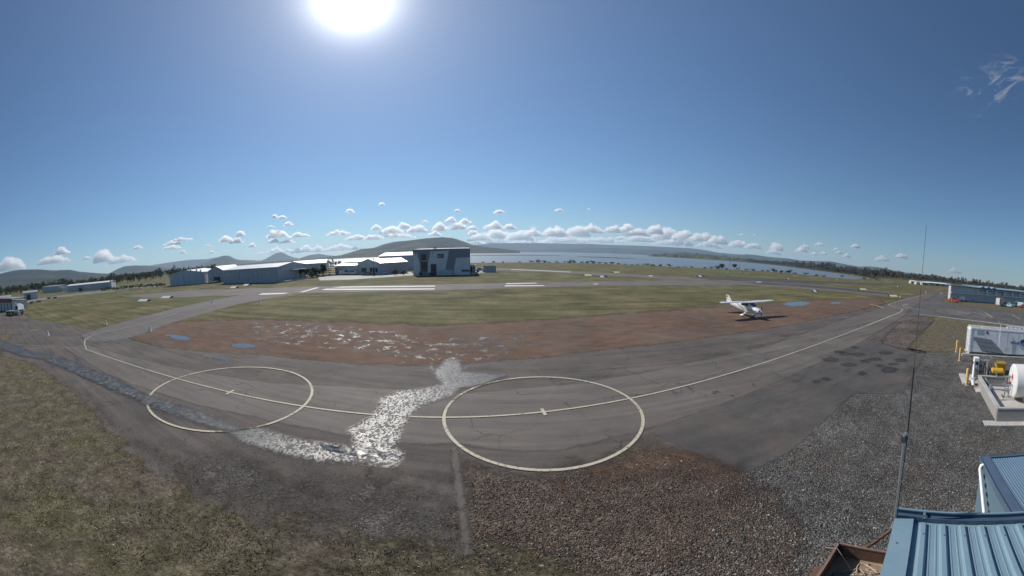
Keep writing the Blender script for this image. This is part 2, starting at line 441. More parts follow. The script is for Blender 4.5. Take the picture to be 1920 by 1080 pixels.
def m_wet(name, edge, base=(0.035, 0.033, 0.032), rough=0.22, ripple=0.5, scale=9.0, patch=None, strength=0.6, stones=0):
    """thin film of water over rough ground"""
    t = NT(name)
    n = t.noise(scale, 3, 0.6); n2 = t.noise(scale * 2.7, 2, 0.6)
    h = t.math('ADD', n, t.math('MULTIPLY', n2, 0.4))
    al = t.edge(*edge)
    if patch: al = t.math('MULTIPLY', al, t.mr(t.noise(patch[0], 7, 0.68), patch[1], patch[1] + patch[2]))
    col = t.ramp(t.noise(3, 4, 0.6), [(0.35, tuple(x * 0.6 for x in base)), (0.65, base)]); ro = t.mr(t.noise(2.0, 5, 0.7), 0.35, 0.65, rough, rough + 0.18)
    if stones:                                         # aggregate standing out of the film
        v = t.voro(stones, vec=t.map(t.world(), (0.8, 0.55, 1)) ); sc = t.n('ShaderNodeSeparateColor'); t.l(v.outputs['Color'], sc.inputs[0])
        dry = t.mr(t.math('ADD', sc.outputs[0], t.math('MULTIPLY', t.math('SUBTRACT', t.noise(0.9, 4, 0.6), 0.5), 1.2)), 0.46, 0.54)
        col = t.mix(dry, col, t.ramp(sc.outputs[1], [(0.0, (0.03, 0.03, 0.03)), (1.0, (0.12, 0.115, 0.11))])); ro = t.mr(dry, 0, 1, ro, 0.75)
    t.bsdf(col, ro, 0, t.bump(h, strength, ripple * 0.1), 0.6, al)
    return t.m
def m_line(name='line_paint', col=(0.55, 0.50, 0.38), wear=0.42):
    t = NT(name)
    n = t.noise(6, 6, 0.75); n2 = t.noise(0.7, 4, 0.6)
    al = t.mr(t.math('ADD', t.math('MULTIPLY', n, 0.7), t.math('MULTIPLY', n2, 0.3)), wear - 0.06, wear + 0.05)
    t.bsdf(t.ramp(t.noise(14, 3, 0.6), [(0.3, tuple(x * 0.7 for x in col)), (0.7, col)]), 0.7, 0, None, 0.3, al)
    return t.m
def m_water():
    t = NT('bay_water')
    h = t.math('ADD', t.noise(0.05, 5, 0.6, t.map(t.world(), (0.35, 1, 1), (0, 0, 0.3))), t.math('MULTIPLY', t.noise(0.6, 4, 0.6), 0.5))
    t.bsdf(t.ramp(t.noise(0.006, 5, 0.6, t.map(t.world(), (0.3, 1, 1))), [(0.35, (0.110, 0.128, 0.140)), (0.65, (0.170, 0.188, 0.198))]), 0.34, 0, t.bump(h, 0.5, 0.35), 0.6)
    return t.m

# ================================================================== terrain sheet with the bay
near_px = [(440, 503), (470, 503), (560, 500), (640, 497), (770, 495), (882, 493), (960, 492), (1050, 492.5), (1150, 495), (1240, 499), (1300, 502), (1370, 505), (1450, 510), (1500, 514), (1560, 520), (1600, 523), (1645, 524)]
far_r = [(440, 900), (470, 1500), (560, 1450), (640, 1450), (712, 1300), (800, 1900), (882, 2300), (930, 3600), (960, 4600), (1080, 5200), (1150, 4800), (1205, 4200), (1222, 2600), (1300, 1880), (1400, 1700), (1440, 1500), (1500, 1020), (1560, 740), (1600, 607), (1645, 380)]
NAZ = [az_of(p[0]) for p in near_px]; NR = [math.hypot(*pix(*p)[:2]) for p in near_px]
FAZ = [az_of(p[0]) for p in far_r]; FR = [p[1] for p in far_r]
WATER_Z = -2.5
def terrain_z(az, r):
    """level airfield, a bank down to the bay, low land on the far shore"""
    az = np.asarray(az, float); r = np.asarray(r, float)
    nr = np.interp(az, NAZ, NR); fr = np.interp(az, FAZ, FR)
    side = np.minimum(np.clip((az - NAZ[0]) / 0.03, 0, 1), np.clip((NAZ[-1] - az) / 0.02, 0, 1))
    w = np.clip((r - nr) / 9.0, 0, 1) * np.clip((fr - r) / (0.012 * fr), 0, 1) * side
    land = np.where((r > nr + 40) & (side > 0), -1.2, 0.0)
    return land * (1 - w) - 6.0 * w
naz = 720
rr = np.concatenate([[0.01], np.geomspace(6, 240, 46), np.geomspace(243, 640, 110), np.geomspace(650, 11000, 110)])
A = np.linspace(-math.pi, math.pi, naz, endpoint=False)
AA, RR = np.meshgrid(A, rr)
ZZ = terrain_z(AA, RR)
V = np.stack([RR * np.sin(AA), RR * np.cos(AA), ZZ], -1).reshape(-1, 3)
idx = np.arange(len(V)).reshape(len(rr), naz)
F = np.stack([idx[:-1], np.roll(idx[:-1], -1, 1), np.roll(idx[1:], -1, 1), idx[1:]], -1).reshape(-1, 4)[:, ::-1]
me = bpy.data.meshes.new('ground'); me.from_pydata(V.tolist(), [], F.tolist()); me.update()
me.polygons.foreach_set('use_smooth', [True] * len(me.polygons))
me.materials.append(m_field())
tag(link('ground', me), 'olive green airfield grass reaching to the shore and hills', None, None, 'structure')
mb = MB(); mb.quad((-11000, 150, WATER_Z), (11000, 150, WATER_Z), (11000, 10800, WATER_Z), (-11000, 10800, WATER_Z))
tag(mb.build('water', m_water()), 'grey blue water of the bay beyond the airfield', None, None, 'structure')

# ================================================================== paved and bare areas
W = lambda x, y: ('w', x, y)
sheet('dirt_strip', P2([(238, 634), (290, 606), (350, 602), (480, 598), (640, 603), (800, 610), (960, 603), (1150, 589), (1330, 576), (1480, 566), (1560, 560), (1650, 560), (1660, 570), (1560, 594), (1440, 620), (1300, 640), (1100, 664), (960, 682), (800, 692), (640, 688), (480, 672), (380, 664), (300, 652)]),
      0.004, m_dirt((2.6, 0.32, 0.9)), 0.6, 4.5, 'reddish bare earth strip between the grass and the apron')
apron_m = asphalt('apron_asphalt', (0.066, 0.057, 0.050), (0.122, 0.106, 0.094), stain=0.55, streak=0.5, edge=(0.9, 0.8, 0.25), relief=0.04, grit=16)
sheet('apron', P2([W(-110, -8), (0, 588), (20, 592), (45, 589), (60, 598), (115, 606), (170, 617), (200, 620), (238, 634), (300, 650), (380, 659), (480, 664), (640, 680), (800, 685), (960, 675), (1100, 659), (1300, 636), (1440, 617), (1560, 592), (1640, 577), (1662, 569), (1700, 557), (1752, 546), (1772, 547), (1756, 560), (1745, 574), (1735, 592), (1690, 606), (1650, 640), W(26, -4), W(0, -6), W(-60, -8)]),
      0.008, apron_m, 0.7, 1.2, 'worn dark asphalt apron beside the red earth')
rw_m = asphalt('runway_asphalt', (0.092, 0.082, 0.074), (0.158, 0.144, 0.130), stain=0.3, streak=0.5, edge=(0.7, 0.25, 0.3), crack=0, warm_amt=0.2, grit=8)
rw_dark = asphalt('runway_dark_asphalt', (0.040, 0.038, 0.038), (0.075, 0.072, 0.070), stain=0.4, streak=0.6, edge=(0.7, 0.25, 0.3), crack=0, warm_amt=0.2, grit=8)
runway_poly = P2([(225, 556), (300, 549), (350, 545), (480, 540.5), (600, 537), (700, 534.5), (815, 533), (960, 531), (1100, 528), (1200, 526), (1300, 526), (1400, 527), (1440, 528), (1500, 532), (1560, 537), (1640, 545), (1690, 551), (1670, 557), (1600, 549), (1500, 541), (1440, 537), (1400, 535), (1260, 535), (1100, 536.5), (960, 540), (815, 545), (700, 547), (560, 550), (480, 553), (400, 555), (300, 559)])
sheet('runway', runway_poly, 0.012, rw_m, 1.2, 1.5, 'grey runway crossing behind the grass field')
sheet('cross_taxiway', P2([(890, 502.5), (960, 503.5), (1050, 507), (1100, 510), (1180, 514), (1250, 518), (1330, 521), (1330, 526), (1250, 523), (1180, 518.5), (1100, 514.5), (1050, 511), (960, 507.5), (890, 506)]), 0.010, rw_m, 2.0, 2.5, 'pale far taxiway running towards the bay')
sheet('far_taxiway', P2([(1290, 520), (1330, 519.5), (1400, 520), (1500, 526), (1560, 528), (1650, 532), (1700, 533), (1640, 534.5), (1560, 531.5), (1480, 530.5), (1400, 526.5), (1330, 524)]), 0.014, rw_dark, 2.0, 2.0, 'dark far taxiway along the grass towards the trees')
sheet('runway_shoulder', P2([(1380, 529), (1440, 530), (1500, 533.5), (1580, 540), (1650, 548), (1690, 553), (1660, 552), (1580, 544.5), (1500, 537), (1440, 533.5)]), 0.016, rw_dark, 1.6, 1.5, 'dark resurfaced band on the right end of the runway')
link_m = asphalt('link_asphalt', (0.092, 0.084, 0.078), (0.148, 0.138, 0.128), stain=0.35, streak=0.3, edge=(0.5, 0.6, 0.15), crack=0.2, warm_amt=0.2, grit=12)
sheet('link_taxiway', P2([(150, 628), (196, 613), (245, 600), (330, 577), (400, 562), (460, 552), (520, 547.5), (560, 550), (500, 560), (440, 572), (380, 589), (320, 606), (280, 622), (240, 635), (195, 641), (160, 640)]), 0.013, link_m, 0.6, 1.0, 'grey link taxiway climbing from the apron to the runway')
taxi_m = asphalt('taxiway_asphalt', (0.096, 0.084, 0.074), (0.142, 0.126, 0.112), stain=0.3, streak=0.55, edge=(0.35, 0.5, 0.2), rough=0.8, crack=0.7, warm_amt=0.3, grit=26, relief=0.015)
sheet('taxiway', P2([(120, 652), (162, 646), (240, 668), (340, 690), (480, 714), (640, 724), (800, 729), (860, 738), (960, 729), (1080, 718), (1200, 700), (1330, 672), (1440, 648), (1560, 606), (1640, 581), (1668, 571), (1716, 557), (1745, 549), (1752, 553), (1705, 578), (1696, 592), (1660, 614), (1610, 644), (1440, 724), (1340, 764), (1212, 806), (1140, 822), (1060, 845), (960, 845), (860, 832), (760, 832), (600, 807), (480, 783), (330, 748), (200, 702)]),
      0.014, taxi_m, 0.4, 0.8, 'smooth grey brown taxiway surface under the painted circles')
patch_m = asphalt('patch_asphalt', (0.058, 0.053, 0.049), (0.100, 0.091, 0.083), stain=0.85, streak=0.25, edge=(0.10, 1.5, 0.03), rough=0.75, crack=0.3, warm_amt=0.35, grit=26, relief=0.012)
sheet('asphalt_patch', P2([(1212, 806), (1300, 850), (1380, 893), (1425, 876), (1480, 848), (1530, 805), (1570, 765), (1603, 738), (1692, 738), (1738, 660), (1650, 641), (1610, 643), (1440, 723), (1340, 763)]), 0.018, patch_m, 0.3, 0.4, 'dark newer asphalt with stains beside the gravel yard')
sheet('gravel_yard', P2([(1380, 893), (1425, 877), (1480, 849), (1530, 806), (1570, 766), (1603, 739), (1692, 739), (1738, 661), (1800, 662), (1830, 657), W(46, 4), W(46, -10), W(8, -12), W(2, -4), (1200, 1079), (1340, 1000), (1400, 930)]),
      0.022, gravel(), 0.4, 0.6, 'grey crushed gravel yard round the fuel tank and sheds')
sheet('stony_ground', P2([(880, 870), (960, 890), (1040, 888), (1130, 868), (1212, 830), (1290, 852), (1380, 895), (1440, 930), (1500, 1000), (1490, 1079), W(6, -4), W(-3, -3), (880, 1079), (860, 960)]),
      0.026, gravel('brown_gravel', ((0.024, 0.018, 0.015), (0.074, 0.055, 0.043), (0.142, 0.108, 0.085), (0.33, 0.265, 0.21)), (2.2, 0.45, 0.7), 0.75), 0.4, 2.6, 'brown stony ground below the right hand circle')
sheet('broken_seal', P2([(250, 830), (340, 850), (480, 870), (620, 892), (760, 890), (900, 872), (960, 900), (960, 1045), (760, 1040), (600, 1012), (480, 992), (400, 955), (330, 912)]),
      0.024, gravel('broken_seal', ((0.030, 0.026, 0.023), (0.076, 0.066, 0.058), (0.140, 0.124, 0.110), (0.33, 0.30, 0.26)), (2.2, 0.4, 1.0), 0.4, (0.45, 0.38, 0.22)), 0.4, 2.6, 'crumbling stony seal left of the trench repair')
sheet('earth_stain', P2([(1020, 900), (1150, 870), (1230, 830), (1290, 850), (1375, 893), (1340, 900), (1240, 880), (1140, 900), (1050, 925)]), 0.030, m_dirt((0.8, 0.9, 0.4), 'rust_earth', (0.7, 0.42, 0.16)), 0.3, 1.2, 'rust coloured earth washed against the asphalt corner')
sheet('grass_verge', P2([W(-70, -8), W(-60, 2), (0, 668), (60, 680), (130, 728), (190, 788), (240, 845), (330, 905), (400, 950), (480, 985), (600, 1005), (760, 1030), (960, 1040), (1040, 1058), (1090, 1085), W(0, -6)]),
      0.030, m_verge(), 0.4, 2.0, 'patchy brown and green grass verge below the camera')
sheet('mossy_edge', P2([(480, 960), (600, 985), (760, 1015), (960, 1030), (1120, 1060), W(1.5, -3), (480, 1079)]), 0.034, m_verge('moss', (1.4, 0.9, 0.5), 0.5, (0.9, 0.46, 0.14)), 0.3, 1.5, 'thin moss creeping over the broken seal')
sheet('fuel_lawn', P2([(1742, 598), (1790, 603), (1830, 609), (1880, 616), W(48, -6), W(41, -4), (1838, 664), (1800, 660), (1740, 660), (1698, 655), (1716, 630)]), 0.018, m_verge('lawn_grass', (0.5, 0.7, 0.2), 0.6), 0.5, 0.8, 'olive lawn behind the white fuel container')
sheet('mulch_bed', P2([(1735, 592), (1752, 600), (1722, 632), (1700, 656), (1650, 642), (1672, 618), (1690, 604)]), 0.026, gravel('rubble', ((0.022, 0.017, 0.014), (0.065, 0.050, 0.042), (0.13, 0.105, 0.09), (0.28, 0.245, 0.225)), (0.9, 0.8, 0.4), 0.6, None, 7), 0.4, 0.8, 'pinkish brown rubble bed next to the taxiway bend')
side_m = asphalt('side_apron_asphalt', (0.070, 0.067, 0.066), (0.115, 0.110, 0.108), stain=0.5, streak=0.5, edge=(0.3, 0.4, 0.1), crack=0.2, warm_amt=0.25, grit=10)
sheet('side_apron', P2([(1700, 590), (1720, 573), (1745, 560), (1772, 547), (1780, 566), (1830, 576), (1920, 586), W(150, -40), W(70, -20), W(52, -6), (1900, 614), (1830, 605), (1780, 598), (1735, 590)]), 0.011, side_m, 0.8, 0.8, 'grey apron in front of the long hangar row')
sheet('gravel_island', P2([(1757, 579), (1800, 581), (1824, 586), (1816, 592), (1780, 589), (1752, 584)]), 0.020, gravel('island_gravel', ((0.04, 0.036, 0.033), (0.095, 0.088, 0.080), (0.17, 0.16, 0.148), (0.32, 0.30, 0.28)), (0.9, 0.5, 0.4), 0.6, None, 5), 0.8, 0.8, 'grey gravel island between the side apron lanes')
sheet('dry_bank', P2([(1772, 557), (1785, 564), (1830, 567), (1880, 575), (1925, 580), W(160, -30), W(128, -30), (1925, 590), (1880, 582), (1830, 576), (1790, 572), (1765, 568)]), 0.020, m_verge('dry_grass', (0.8, 0.3, 0.3), 0.9), 0.8, 1.0, 'dry pinkish grass bank before the long hangar row')
sheet('far_road', P2([(1700, 545), (1740, 540), (1778, 537), (1778, 539), (1745, 543.5), (1710, 549)]), 0.020, m_dirt((0.8, 0.2, 0.4), 'pale_track'), 1.0, 1.5, 'pale dirt edge along the far taxiway')
sheet('access_path', P2([(28, 568), (60, 562), (110, 554), (160, 548.5), (215, 544), (218, 546), (165, 551.5), (110, 557.5), (62, 566), (30, 572)]), 0.020, asphalt('concrete_path', (0.13, 0.125, 0.12), (0.22, 0.215, 0.205), stain=0.2, streak=0.1, edge=(0.2, 0.4, 0.1), crack=0, warm_amt=0.1, grit=8), 0.8, 0.6, 'pale path running up to the long low shed')
sheet('hangar_apron', P2([(596, 520), (640, 516), (700, 514), (770, 510), (778, 516), (720, 520), (660, 524), (600, 526)]), 0.012, asphalt('pale_concrete', (0.34, 0.32, 0.30), (0.48, 0.46, 0.43), stain=0.15, streak=0.1, edge=(0.4, 0.3, 0.2), crack=0, warm_amt=0.1, grit=8), 1.0, 1.0, 'sunlit pale concrete yard between the hangars')
sheet('hangar_forecourt', P2([(883, 505), (905, 507), (932, 510), (928, 512), (900, 512), (884, 515)]), 0.012, bpy.data.materials['pale_concrete'], 1.0, 1.0, 'small pale forecourt beside the big grey hangar')
sheet('trench_repair', P2([(846, 838), (857, 838), (866, 900), (874, 960), (886, 1040), (866, 1046), (858, 960), (850, 890)]), 0.038, asphalt('trench_fill', (0.095, 0.084, 0.075), (0.135, 0.121, 0.108), stain=0.4, streak=0.1, edge=(0.22, 1.6, 0.10), crack=0.1, warm_amt=0.2, grit=20), 0.12, 0.3, 'pale trench repair running down towards the camera')

# ------------------------------------------------------------------ standing water
wet = [((835, 676), (862, 676), (868, 698), (950, 704), (905, 722), (862, 729), (845, 744), (800, 758), (770, 776), (750, 812), (738, 842), (758, 852), (742, 876), (690, 870), (600, 864), (520, 849), (450, 829), (425, 808), (480, 803), (560, 826), (650, 838), (666, 835), (652, 806), (700, 780), (715, 750), (745, 735), (800, 728), (830, 722), (812, 700))]
sheet('puddle', P2(wet[0]), 0.042, m_wet('wet_glitter', (0.3, 1.3, 0.28), rough=0.30, ripple=0.12, scale=34, strength=0.8, stones=15.0), 0.16, 0.5, 'glittering film of water between the two painted circles', 'structure')
sheet('puddle', P2([(-5, 638), (30, 648), (60, 660), (110, 668), (160, 688), (220, 713), (280, 741), (350, 764), (420, 788), (452, 810), (420, 808), (340, 784), (270, 757), (200, 727), (140, 700), (80, 674), (40, 668), (-5, 652)]), 0.046, m_wet('wet_channel', (0.55, 0.9, 0.35), base=(0.030, 0.030, 0.031), rough=0.38, ripple=0.2, scale=12, strength=0.6, stones=8.0), 0.2, 0.5, 'dark wet channel crossing the left apron', 'structure')
sheet('puddle', P2([(598, 834), (680, 843), (745, 852), (738, 858), (660, 856), (610, 846)]), 0.050, m_wet('deep_puddle', (0.08, 2.0, 0.03), base=(0.010, 0.011, 0.013), rough=0.03, ripple=0.01, scale=5, strength=0.1), 0.1, 0.2, 'dark still puddle inside the glittering wet patch', 'structure')
mud = m_wet('wet_mud', (1.6, 0.5, 0.9), base=(0.05, 0.04, 0.034), rough=0.22, ripple=0.5, scale=10, patch=(0.75, 0.53, 0.09), strength=0.7, stones=9.0)
sheet('wet_mud', P2([(470, 600), (600, 610), (720, 620), (830, 638), (930, 622), (1010, 612), (1000, 640), (950, 664), (880, 690), (800, 690), (700, 656), (560, 646), (480, 640)]), 0.010, mud, 0.5, 2.5, 'glinting wet patches on the red earth', 'structure')
still = m_wet('still_puddle', (0.8, 0.5, 0.10), base=(0.09, 0.08, 0.07), rough=0.10, ripple=0.004, scale=4, strength=0.1)
for pts, lab in (([(1466, 571), (1480, 566), (1505, 565), (1520, 568), (1510, 573), (1485, 575)], 'sky blue puddle behind the small white aeroplane'),
                 ([(1556, 567), (1578, 567), (1575, 570), (1560, 570)], 'tiny puddle far along the red earth strip'),
                 ([(308, 628), (335, 628), (358, 634), (352, 639), (325, 636)], 'small blue puddle at the left tip of the red earth'),
                 ([(428, 647), (455, 644), (482, 648), (478, 653), (445, 653)], 'blue puddle above the left painted circle')):
    sheet('puddle', P2(pts), 0.018, still, 0.25, 0.6, lab, 'structure')
sheet('puddle', P2([(386, 668), (405, 668), (430, 674), (425, 677), (400, 673)]), 0.018, still, 0.2, 0.4, 'thin pale puddle just above the left circle', 'structure')

# dark oil and water stains on the newer asphalt: (x, y, half width, half height in pixels)
stain_m = asphalt('oil_stain', (0.034, 0.031, 0.029), (0.058, 0.053, 0.049), stain=0.2, streak=0.1, edge=(0.55, 0.9, 0.35), crack=0, warm_amt=0.1, rough=0.55)
for i, (x, y, a, b) in enumerate(((1558, 675, 13, 3.5), (1586, 664, 10, 2.5), (1610, 665, 10, 3), (1640, 674, 12, 3), (1668, 694, 15, 5), (1617, 701, 6, 3), (1548, 711, 6, 2), (1531, 716, 5, 2), (1592, 684, 11, 3), (1690, 676, 10, 3), (1662, 662, 12, 2.5), (1602, 652, 5, 1.5), (1573, 660, 8, 2), (1650, 686, 6, 2), (1622, 678, 7, 2), (1676, 683, 8, 2))):
    sheet('oil_stain', P2([(x + a * math.cos(k * 0.628 + i), y + b * math.sin(k * 0.628 + i)) for k in range(10)]), 0.0205 + 0.0001 * i, stain_m, 0.16, 0.35, 'dark stain, %d of sixteen on the newer asphalt' % (i + 1))
# ------------------------------------------------------------------ painted markings
yl = m_line(); wl_ = m_line('white_paint', (0.66, 0.64, 0.60), 0.38); fl = m_line('faint_paint', (0.42, 0.40, 0.35), 0.47)
def bezier_arc(a, b, c, n=10):
    return [tuple((1 - t) ** 2 * a[i] + 2 * t * (1 - t) * b[i] + t * t * c[i] for i in (0, 1)) for t in [k / n for k in range(n + 1)]]
ZL = 0.040
A_, B_ = Vector(P2([(331, 710)])[0]), Vector(P2([(1181, 748.7)])[0])
centre_line = P2([(162, 655), (331, 710), (433, 737), (568, 763), (690, 777), (828, 783), (960, 779), (1020, 772), (1181, 748.7), (1440, 678.7), (1552, 640.7), (1633, 609), (1694, 582)])
cl = np.array(centre_line); c0 = cl.mean(0); u, s_, vt = np.linalg.svd(cl - c0); dirv = vt[0] * (1 if vt[0][0] > 0 else -1)
on = lambda p: tuple(c0 + dirv * np.dot(np.array(p) - c0, dirv))
ends = (on(centre_line[0]), on(centre_line[-2]))
main = [tuple(np.array(ends[0]) + (np.array(ends[1]) - np.array(ends[0])) * k / 60) for k in range(61)]
bend = P2([(1660, 597), (1685, 587), (1693, 582), (1690, 579.5), (1680, 577), (1672, 574.5), (1665, 572.5), (1668, 570.5), (1690, 564), (1714, 557.5), (1738, 551)])
tag(strip(main[:-1], 0.14, ZL).build('taxiway_line', yl), 'long pale yellow taxiway centre line', None, None, 'structure')
tag(strip([main[-2]] + bend[1:], 0.26, ZL + 0.003).build('taxiway_line', yl), 'pale yellow zigzag of the centre line at the taxiway bend', None, None, 'structure')
curve = P2([(162, 655), (158, 645), (160, 637), (172, 630), (196, 623), (230, 616), (270, 607), (330, 588)])
tag(strip(curve, 0.13, ZL).build('taxiway_line', yl), 'yellow line curving off to the link taxiway', None, None, 'structure')
tag(strip(P2([(0, 645), (60, 648), (110, 651), (162, 655)]), 0.10, ZL).build('taxiway_line', fl), 'faint yellow line leading off to the left', None, None, 'structure')
tag(strip(P2([(120, 637), (160, 630), (190, 622), (220, 613)]), 0.10, ZL).build('taxiway_line', fl), 'faint worn line across the link taxiway mouth', None, None, 'structure')
for pxs, lab in ((((331, 710.5), (395, 694), (480, 690), (562, 707), (588.7, 730), (542, 780.5), (480, 803), (412, 810), (325, 797.5), (277.5, 752.5)), 'left painted pale circle on the taxiway'),
                 (((1012, 707.5), (912.5, 721), (844, 757.5), (832.5, 800), (877.5, 847.5), (962.5, 877.5), (1062.5, 879.5), (1157.5, 852.5), (1205.5, 802.5), (1180, 748.7), (1112.5, 718.7)), 'right painted pale circle on the taxiway')):
    q = np.array(P2(pxs)); M = np.c_[2 * q, np.ones(len(q))]; sol = np.linalg.lstsq(M, (q ** 2).sum(1), rcond=None)[0]
    rad = math.sqrt(sol[2] + sol[0] ** 2 + sol[1] ** 2)
    cpts = [(sol[0] + rad * math.cos(2 * math.pi * k / 96), sol[1] + rad * math.sin(2 * math.pi * k / 96)) for k in range(96)]
    tag(strip(cpts, 0.17, ZL + 0.002, True).build('painted_circle', yl), lab, None, None, 'structure')
    cc = np.array(on((sol[0], sol[1]))); pv = np.array((-dirv[1], dirv[0]))
    tag(strip([tuple(cc - pv * 0.42), tuple(cc + pv * 0.42)], 0.18, ZL + 0.004).build('circle_centre_mark', yl), 'short cross mark at the centre of the ' + lab.split()[0] + ' circle', None, None, 'structure')
marks = [('runway_marking', 'nearer long white runway stripe', [(602, 544), (814, 543), (816, 541), (612, 541.5)], wl_),
         ('runway_marking', 'farther long white runway stripe', [(622, 539.6), (815, 537.6), (816, 535.6), (640, 537.6)], wl_),
         ('runway_marking', 'nearer white runway stripe in the middle of the field', [(945, 537.2), (1022, 536.6), (1018, 535), (948, 535)], wl_),
         ('runway_marking', 'farther white runway stripe in the middle of the field', [(948, 533), (1009, 531.6), (1003, 530.2), (950, 531)], wl_),
         ('runway_marking', 'white runway threshold patch by the link taxiway', [(484, 553), (530, 551.5), (543, 549), (492, 549.8)], wl_),
         ('runway_marking', 'slanting white bar at the runway threshold', [(561, 548), (570, 547.6), (600, 539.2), (592, 539.4)], wl_),
         ('runway_marking', 'small white dash on the runway towards the bay', [(1112, 533.4), (1122, 533.4), (1121, 532.2), (1113, 532.2)], wl_),
         ('runway_marking', 'white dash on the dark runway end', [(1418, 529.5), (1428, 529.5), (1427, 528.3), (1419, 528.3)], wl_),
         ('taxiway_marking', 'pale line along the far taxiway', [(958, 505.6), (1070, 510.6), (1070, 509.8), (958, 504.9)], wl_),
         ('taxiway_marking', 'short white dash beside the far taxiway', [(1216, 518), (1224, 518), (1223, 516.6), (1217, 516.6)], wl_)]
for nm, lab, q, mt in marks:
    m_ = MB(); m_.add([(x, y, 0.030) for x, y in P2(q)], [(0, 1, 2, 3)])
    tag(m_.build(nm, mt, fix=False), lab, None, None, 'structure')
lines = [('taxiway_line', 'pale arrow line at the side apron mouth', [(1703, 570), (1692, 573.3), (1712, 579), (1732, 582)], 0.16),
         ('taxiway_line', 'pale lane line beside the gravel island', [(1722, 564.5), (1745, 568), (1772, 571)], 0.14),
         ('taxiway_line', 'short pale line left of the taxiway bend', [(1630, 570), (1645, 574), (1658, 578.5)], 0.22),
         ('taxiway_line', 'pale chevron on the side apron', [(1823, 585), (1845, 591), (1862, 595.5), (1820, 592.5)], 0.16),
         ('taxiway_line', 'short stroke of the chevron on the side apron', [(1847, 586.5), (1854, 591), (1862, 595.5)], 0.16),
         ('taxiway_line', 'pale line at the right edge of the side apron', [(1880, 588), (1897, 590.5), (1913, 598.5)], 0.16),
         ('taxiway_line', 'faint lane edge along the side apron', [(1700, 573), (1760, 577), (1830, 585), (1920, 592)], 0.10),
         ('taxiway_line', 'faint second lane edge along the side apron', [(1705, 582), (1760, 586), (1830, 595), (1900, 600)], 0.10),
         ('taxiway_line', 'faint pale bar at the far left apron', [(57, 620), (72, 618.5)], 0.35)]
for nm, lab, q, w_ in lines:
    tag(strip(P2(q), w_ * 1.8, ZL).build(nm, yl if 'faint' not in lab else fl), lab, None, None, 'structure')
# concrete kerb along the lawn
kp = P2([(1725, 590.5), (1760, 594), (1800, 599), (1840, 603.5), (1880, 608.5), (1925, 614)])
k_ = MB()
for a, b in zip(kp[:-1], kp[1:]): k_.bar((*a, 0.05), (*b, 0.05), 0.30, 0.16)
tag(k_.build('kerb', paint('kerb_concrete', (0.46, 0.44, 0.41), 0.85)), 'pale concrete kerb along the lawn edge', None, None, 'structure')
# ================================================================== hills
def m_hill(name, wood, field, amt=0.5, scale=1.0):
    t = NT(name)
    sep = t.n('ShaderNodeSeparateXYZ'); t.l(t.world(), sep.inputs[0])
    n = t.noise(0.0035 * scale, 8, 0.66); f = t.noise(0.03 * scale, 6, 0.75)
    low = t.mr(sep.outputs[2], 20, 130, 1, 0)
    c = t.ramp(f, [(0.35, tuple(x * 0.5 for x in wood)), (0.65, tuple(x * 1.5 for x in wood))])
    k = t.math('MULTIPLY', t.mr(t.math('ADD', n, t.math('MULTIPLY', low, 0.10)), 0.54, 0.60), amt)
    c = t.mix(k, c, t.ramp(f, [(0.35, tuple(x * 0.7 for x in field)), (0.7, field)]))
    t.bsdf(c, 0.95, 0, t.bump(f, 1.0, 12.0), 0.1)
    return t.m
def hill(name, label, prof, dist, depth, mat, seed, rough=0.10, base=-3.0, back=0.5, n=220, rows=26, skyline_noise=0.012):
    """ridge whose skyline passes through the listed sight lines at its own distance"""
    pts = []
    for px, py in prof:
        d = ray(px, py); pts.append((math.atan2(d.x, d.y), d.z / math.hypot(d.x, d.y)))
    az = np.linspace(pts[0][0], pts[-1][0], n)
    el = np.interp(az, [p[0] for p in pts], [p[1] for p in pts])
    vs, fs = [], []
    for j in range(rows + 1):
        s = j / rows                                   # 0 foot, 1 ridge, beyond: the back slope
        for i in range(n):
            a = az[i]
            if s <= 0.75: k = s / 0.75; r = dist - depth * (1 - k)
            else: k = 1 - (s - 0.75) / 0.25 * 0.85; r = dist + depth * back * (s - 0.75) / 0.25
            top = max(4.0, CAM_H + el[i] * dist - base)
            prof_k = (k ** 1.35) * (0.55 + 0.45 * k) if s <= 0.75 else k
            x, y = r * math.sin(a), r * math.cos(a)
            g = mnoise.fractal(Vector((x / (depth * 0.35), y / (depth * 0.35), seed)), 0.9, 2.1, 6)
            fine = mnoise.fractal(Vector((x / 70.0, y / 70.0, seed + 3)), 0.8, 2.2, 4)
            amp = rough * (1 - abs(2 * min(k, 1) - 1)) if s <= 0.75 else 0
            z = base + top * max(0.0, prof_k + amp * g) + top * skyline_noise * fine * min(1, k * 2)
            vs.append((x, y, z))
    for j in range(rows):
        for i in range(n - 1):
            a = j * n + i; fs.append((a, a + 1, a + n + 1, a + n))
    mb = MB(); mb.add(vs, fs)
    return tag(mb.build(name, mat, None, True, fix=False), label, None, None, 'structure')
mh1 = m_hill('hill_forest', (0.014, 0.019, 0.014), (0.10, 0.10, 0.06), 0.4)
mh2 = m_hill('hill_bush', (0.012, 0.017, 0.014), (0.08, 0.085, 0.05), 0.3)
mh3 = m_hill('hill_farm', (0.015, 0.020, 0.014), (0.12, 0.125, 0.07), 0.6, 1.6)
hill('hills', 'far blue mountain range left of centre', [(255, 506), (270, 499), (320, 491), (350, 487), (390, 485), (405, 482), (424, 483), (445, 487), (462, 487), (480, 488), (500, 489), (520, 487), (560, 488), (600, 486), (640, 484)], 9000, 1500, mh2, 1.0)
hill('hills', 'distant pointed peak behind the left hangars', [(486, 490), (500, 484), (513, 476), (520, 473.5), (527, 472), (533, 474), (540, 478.5), (550, 482), (565, 485.5), (580, 487)], 8200, 900, mh2, 2.0)
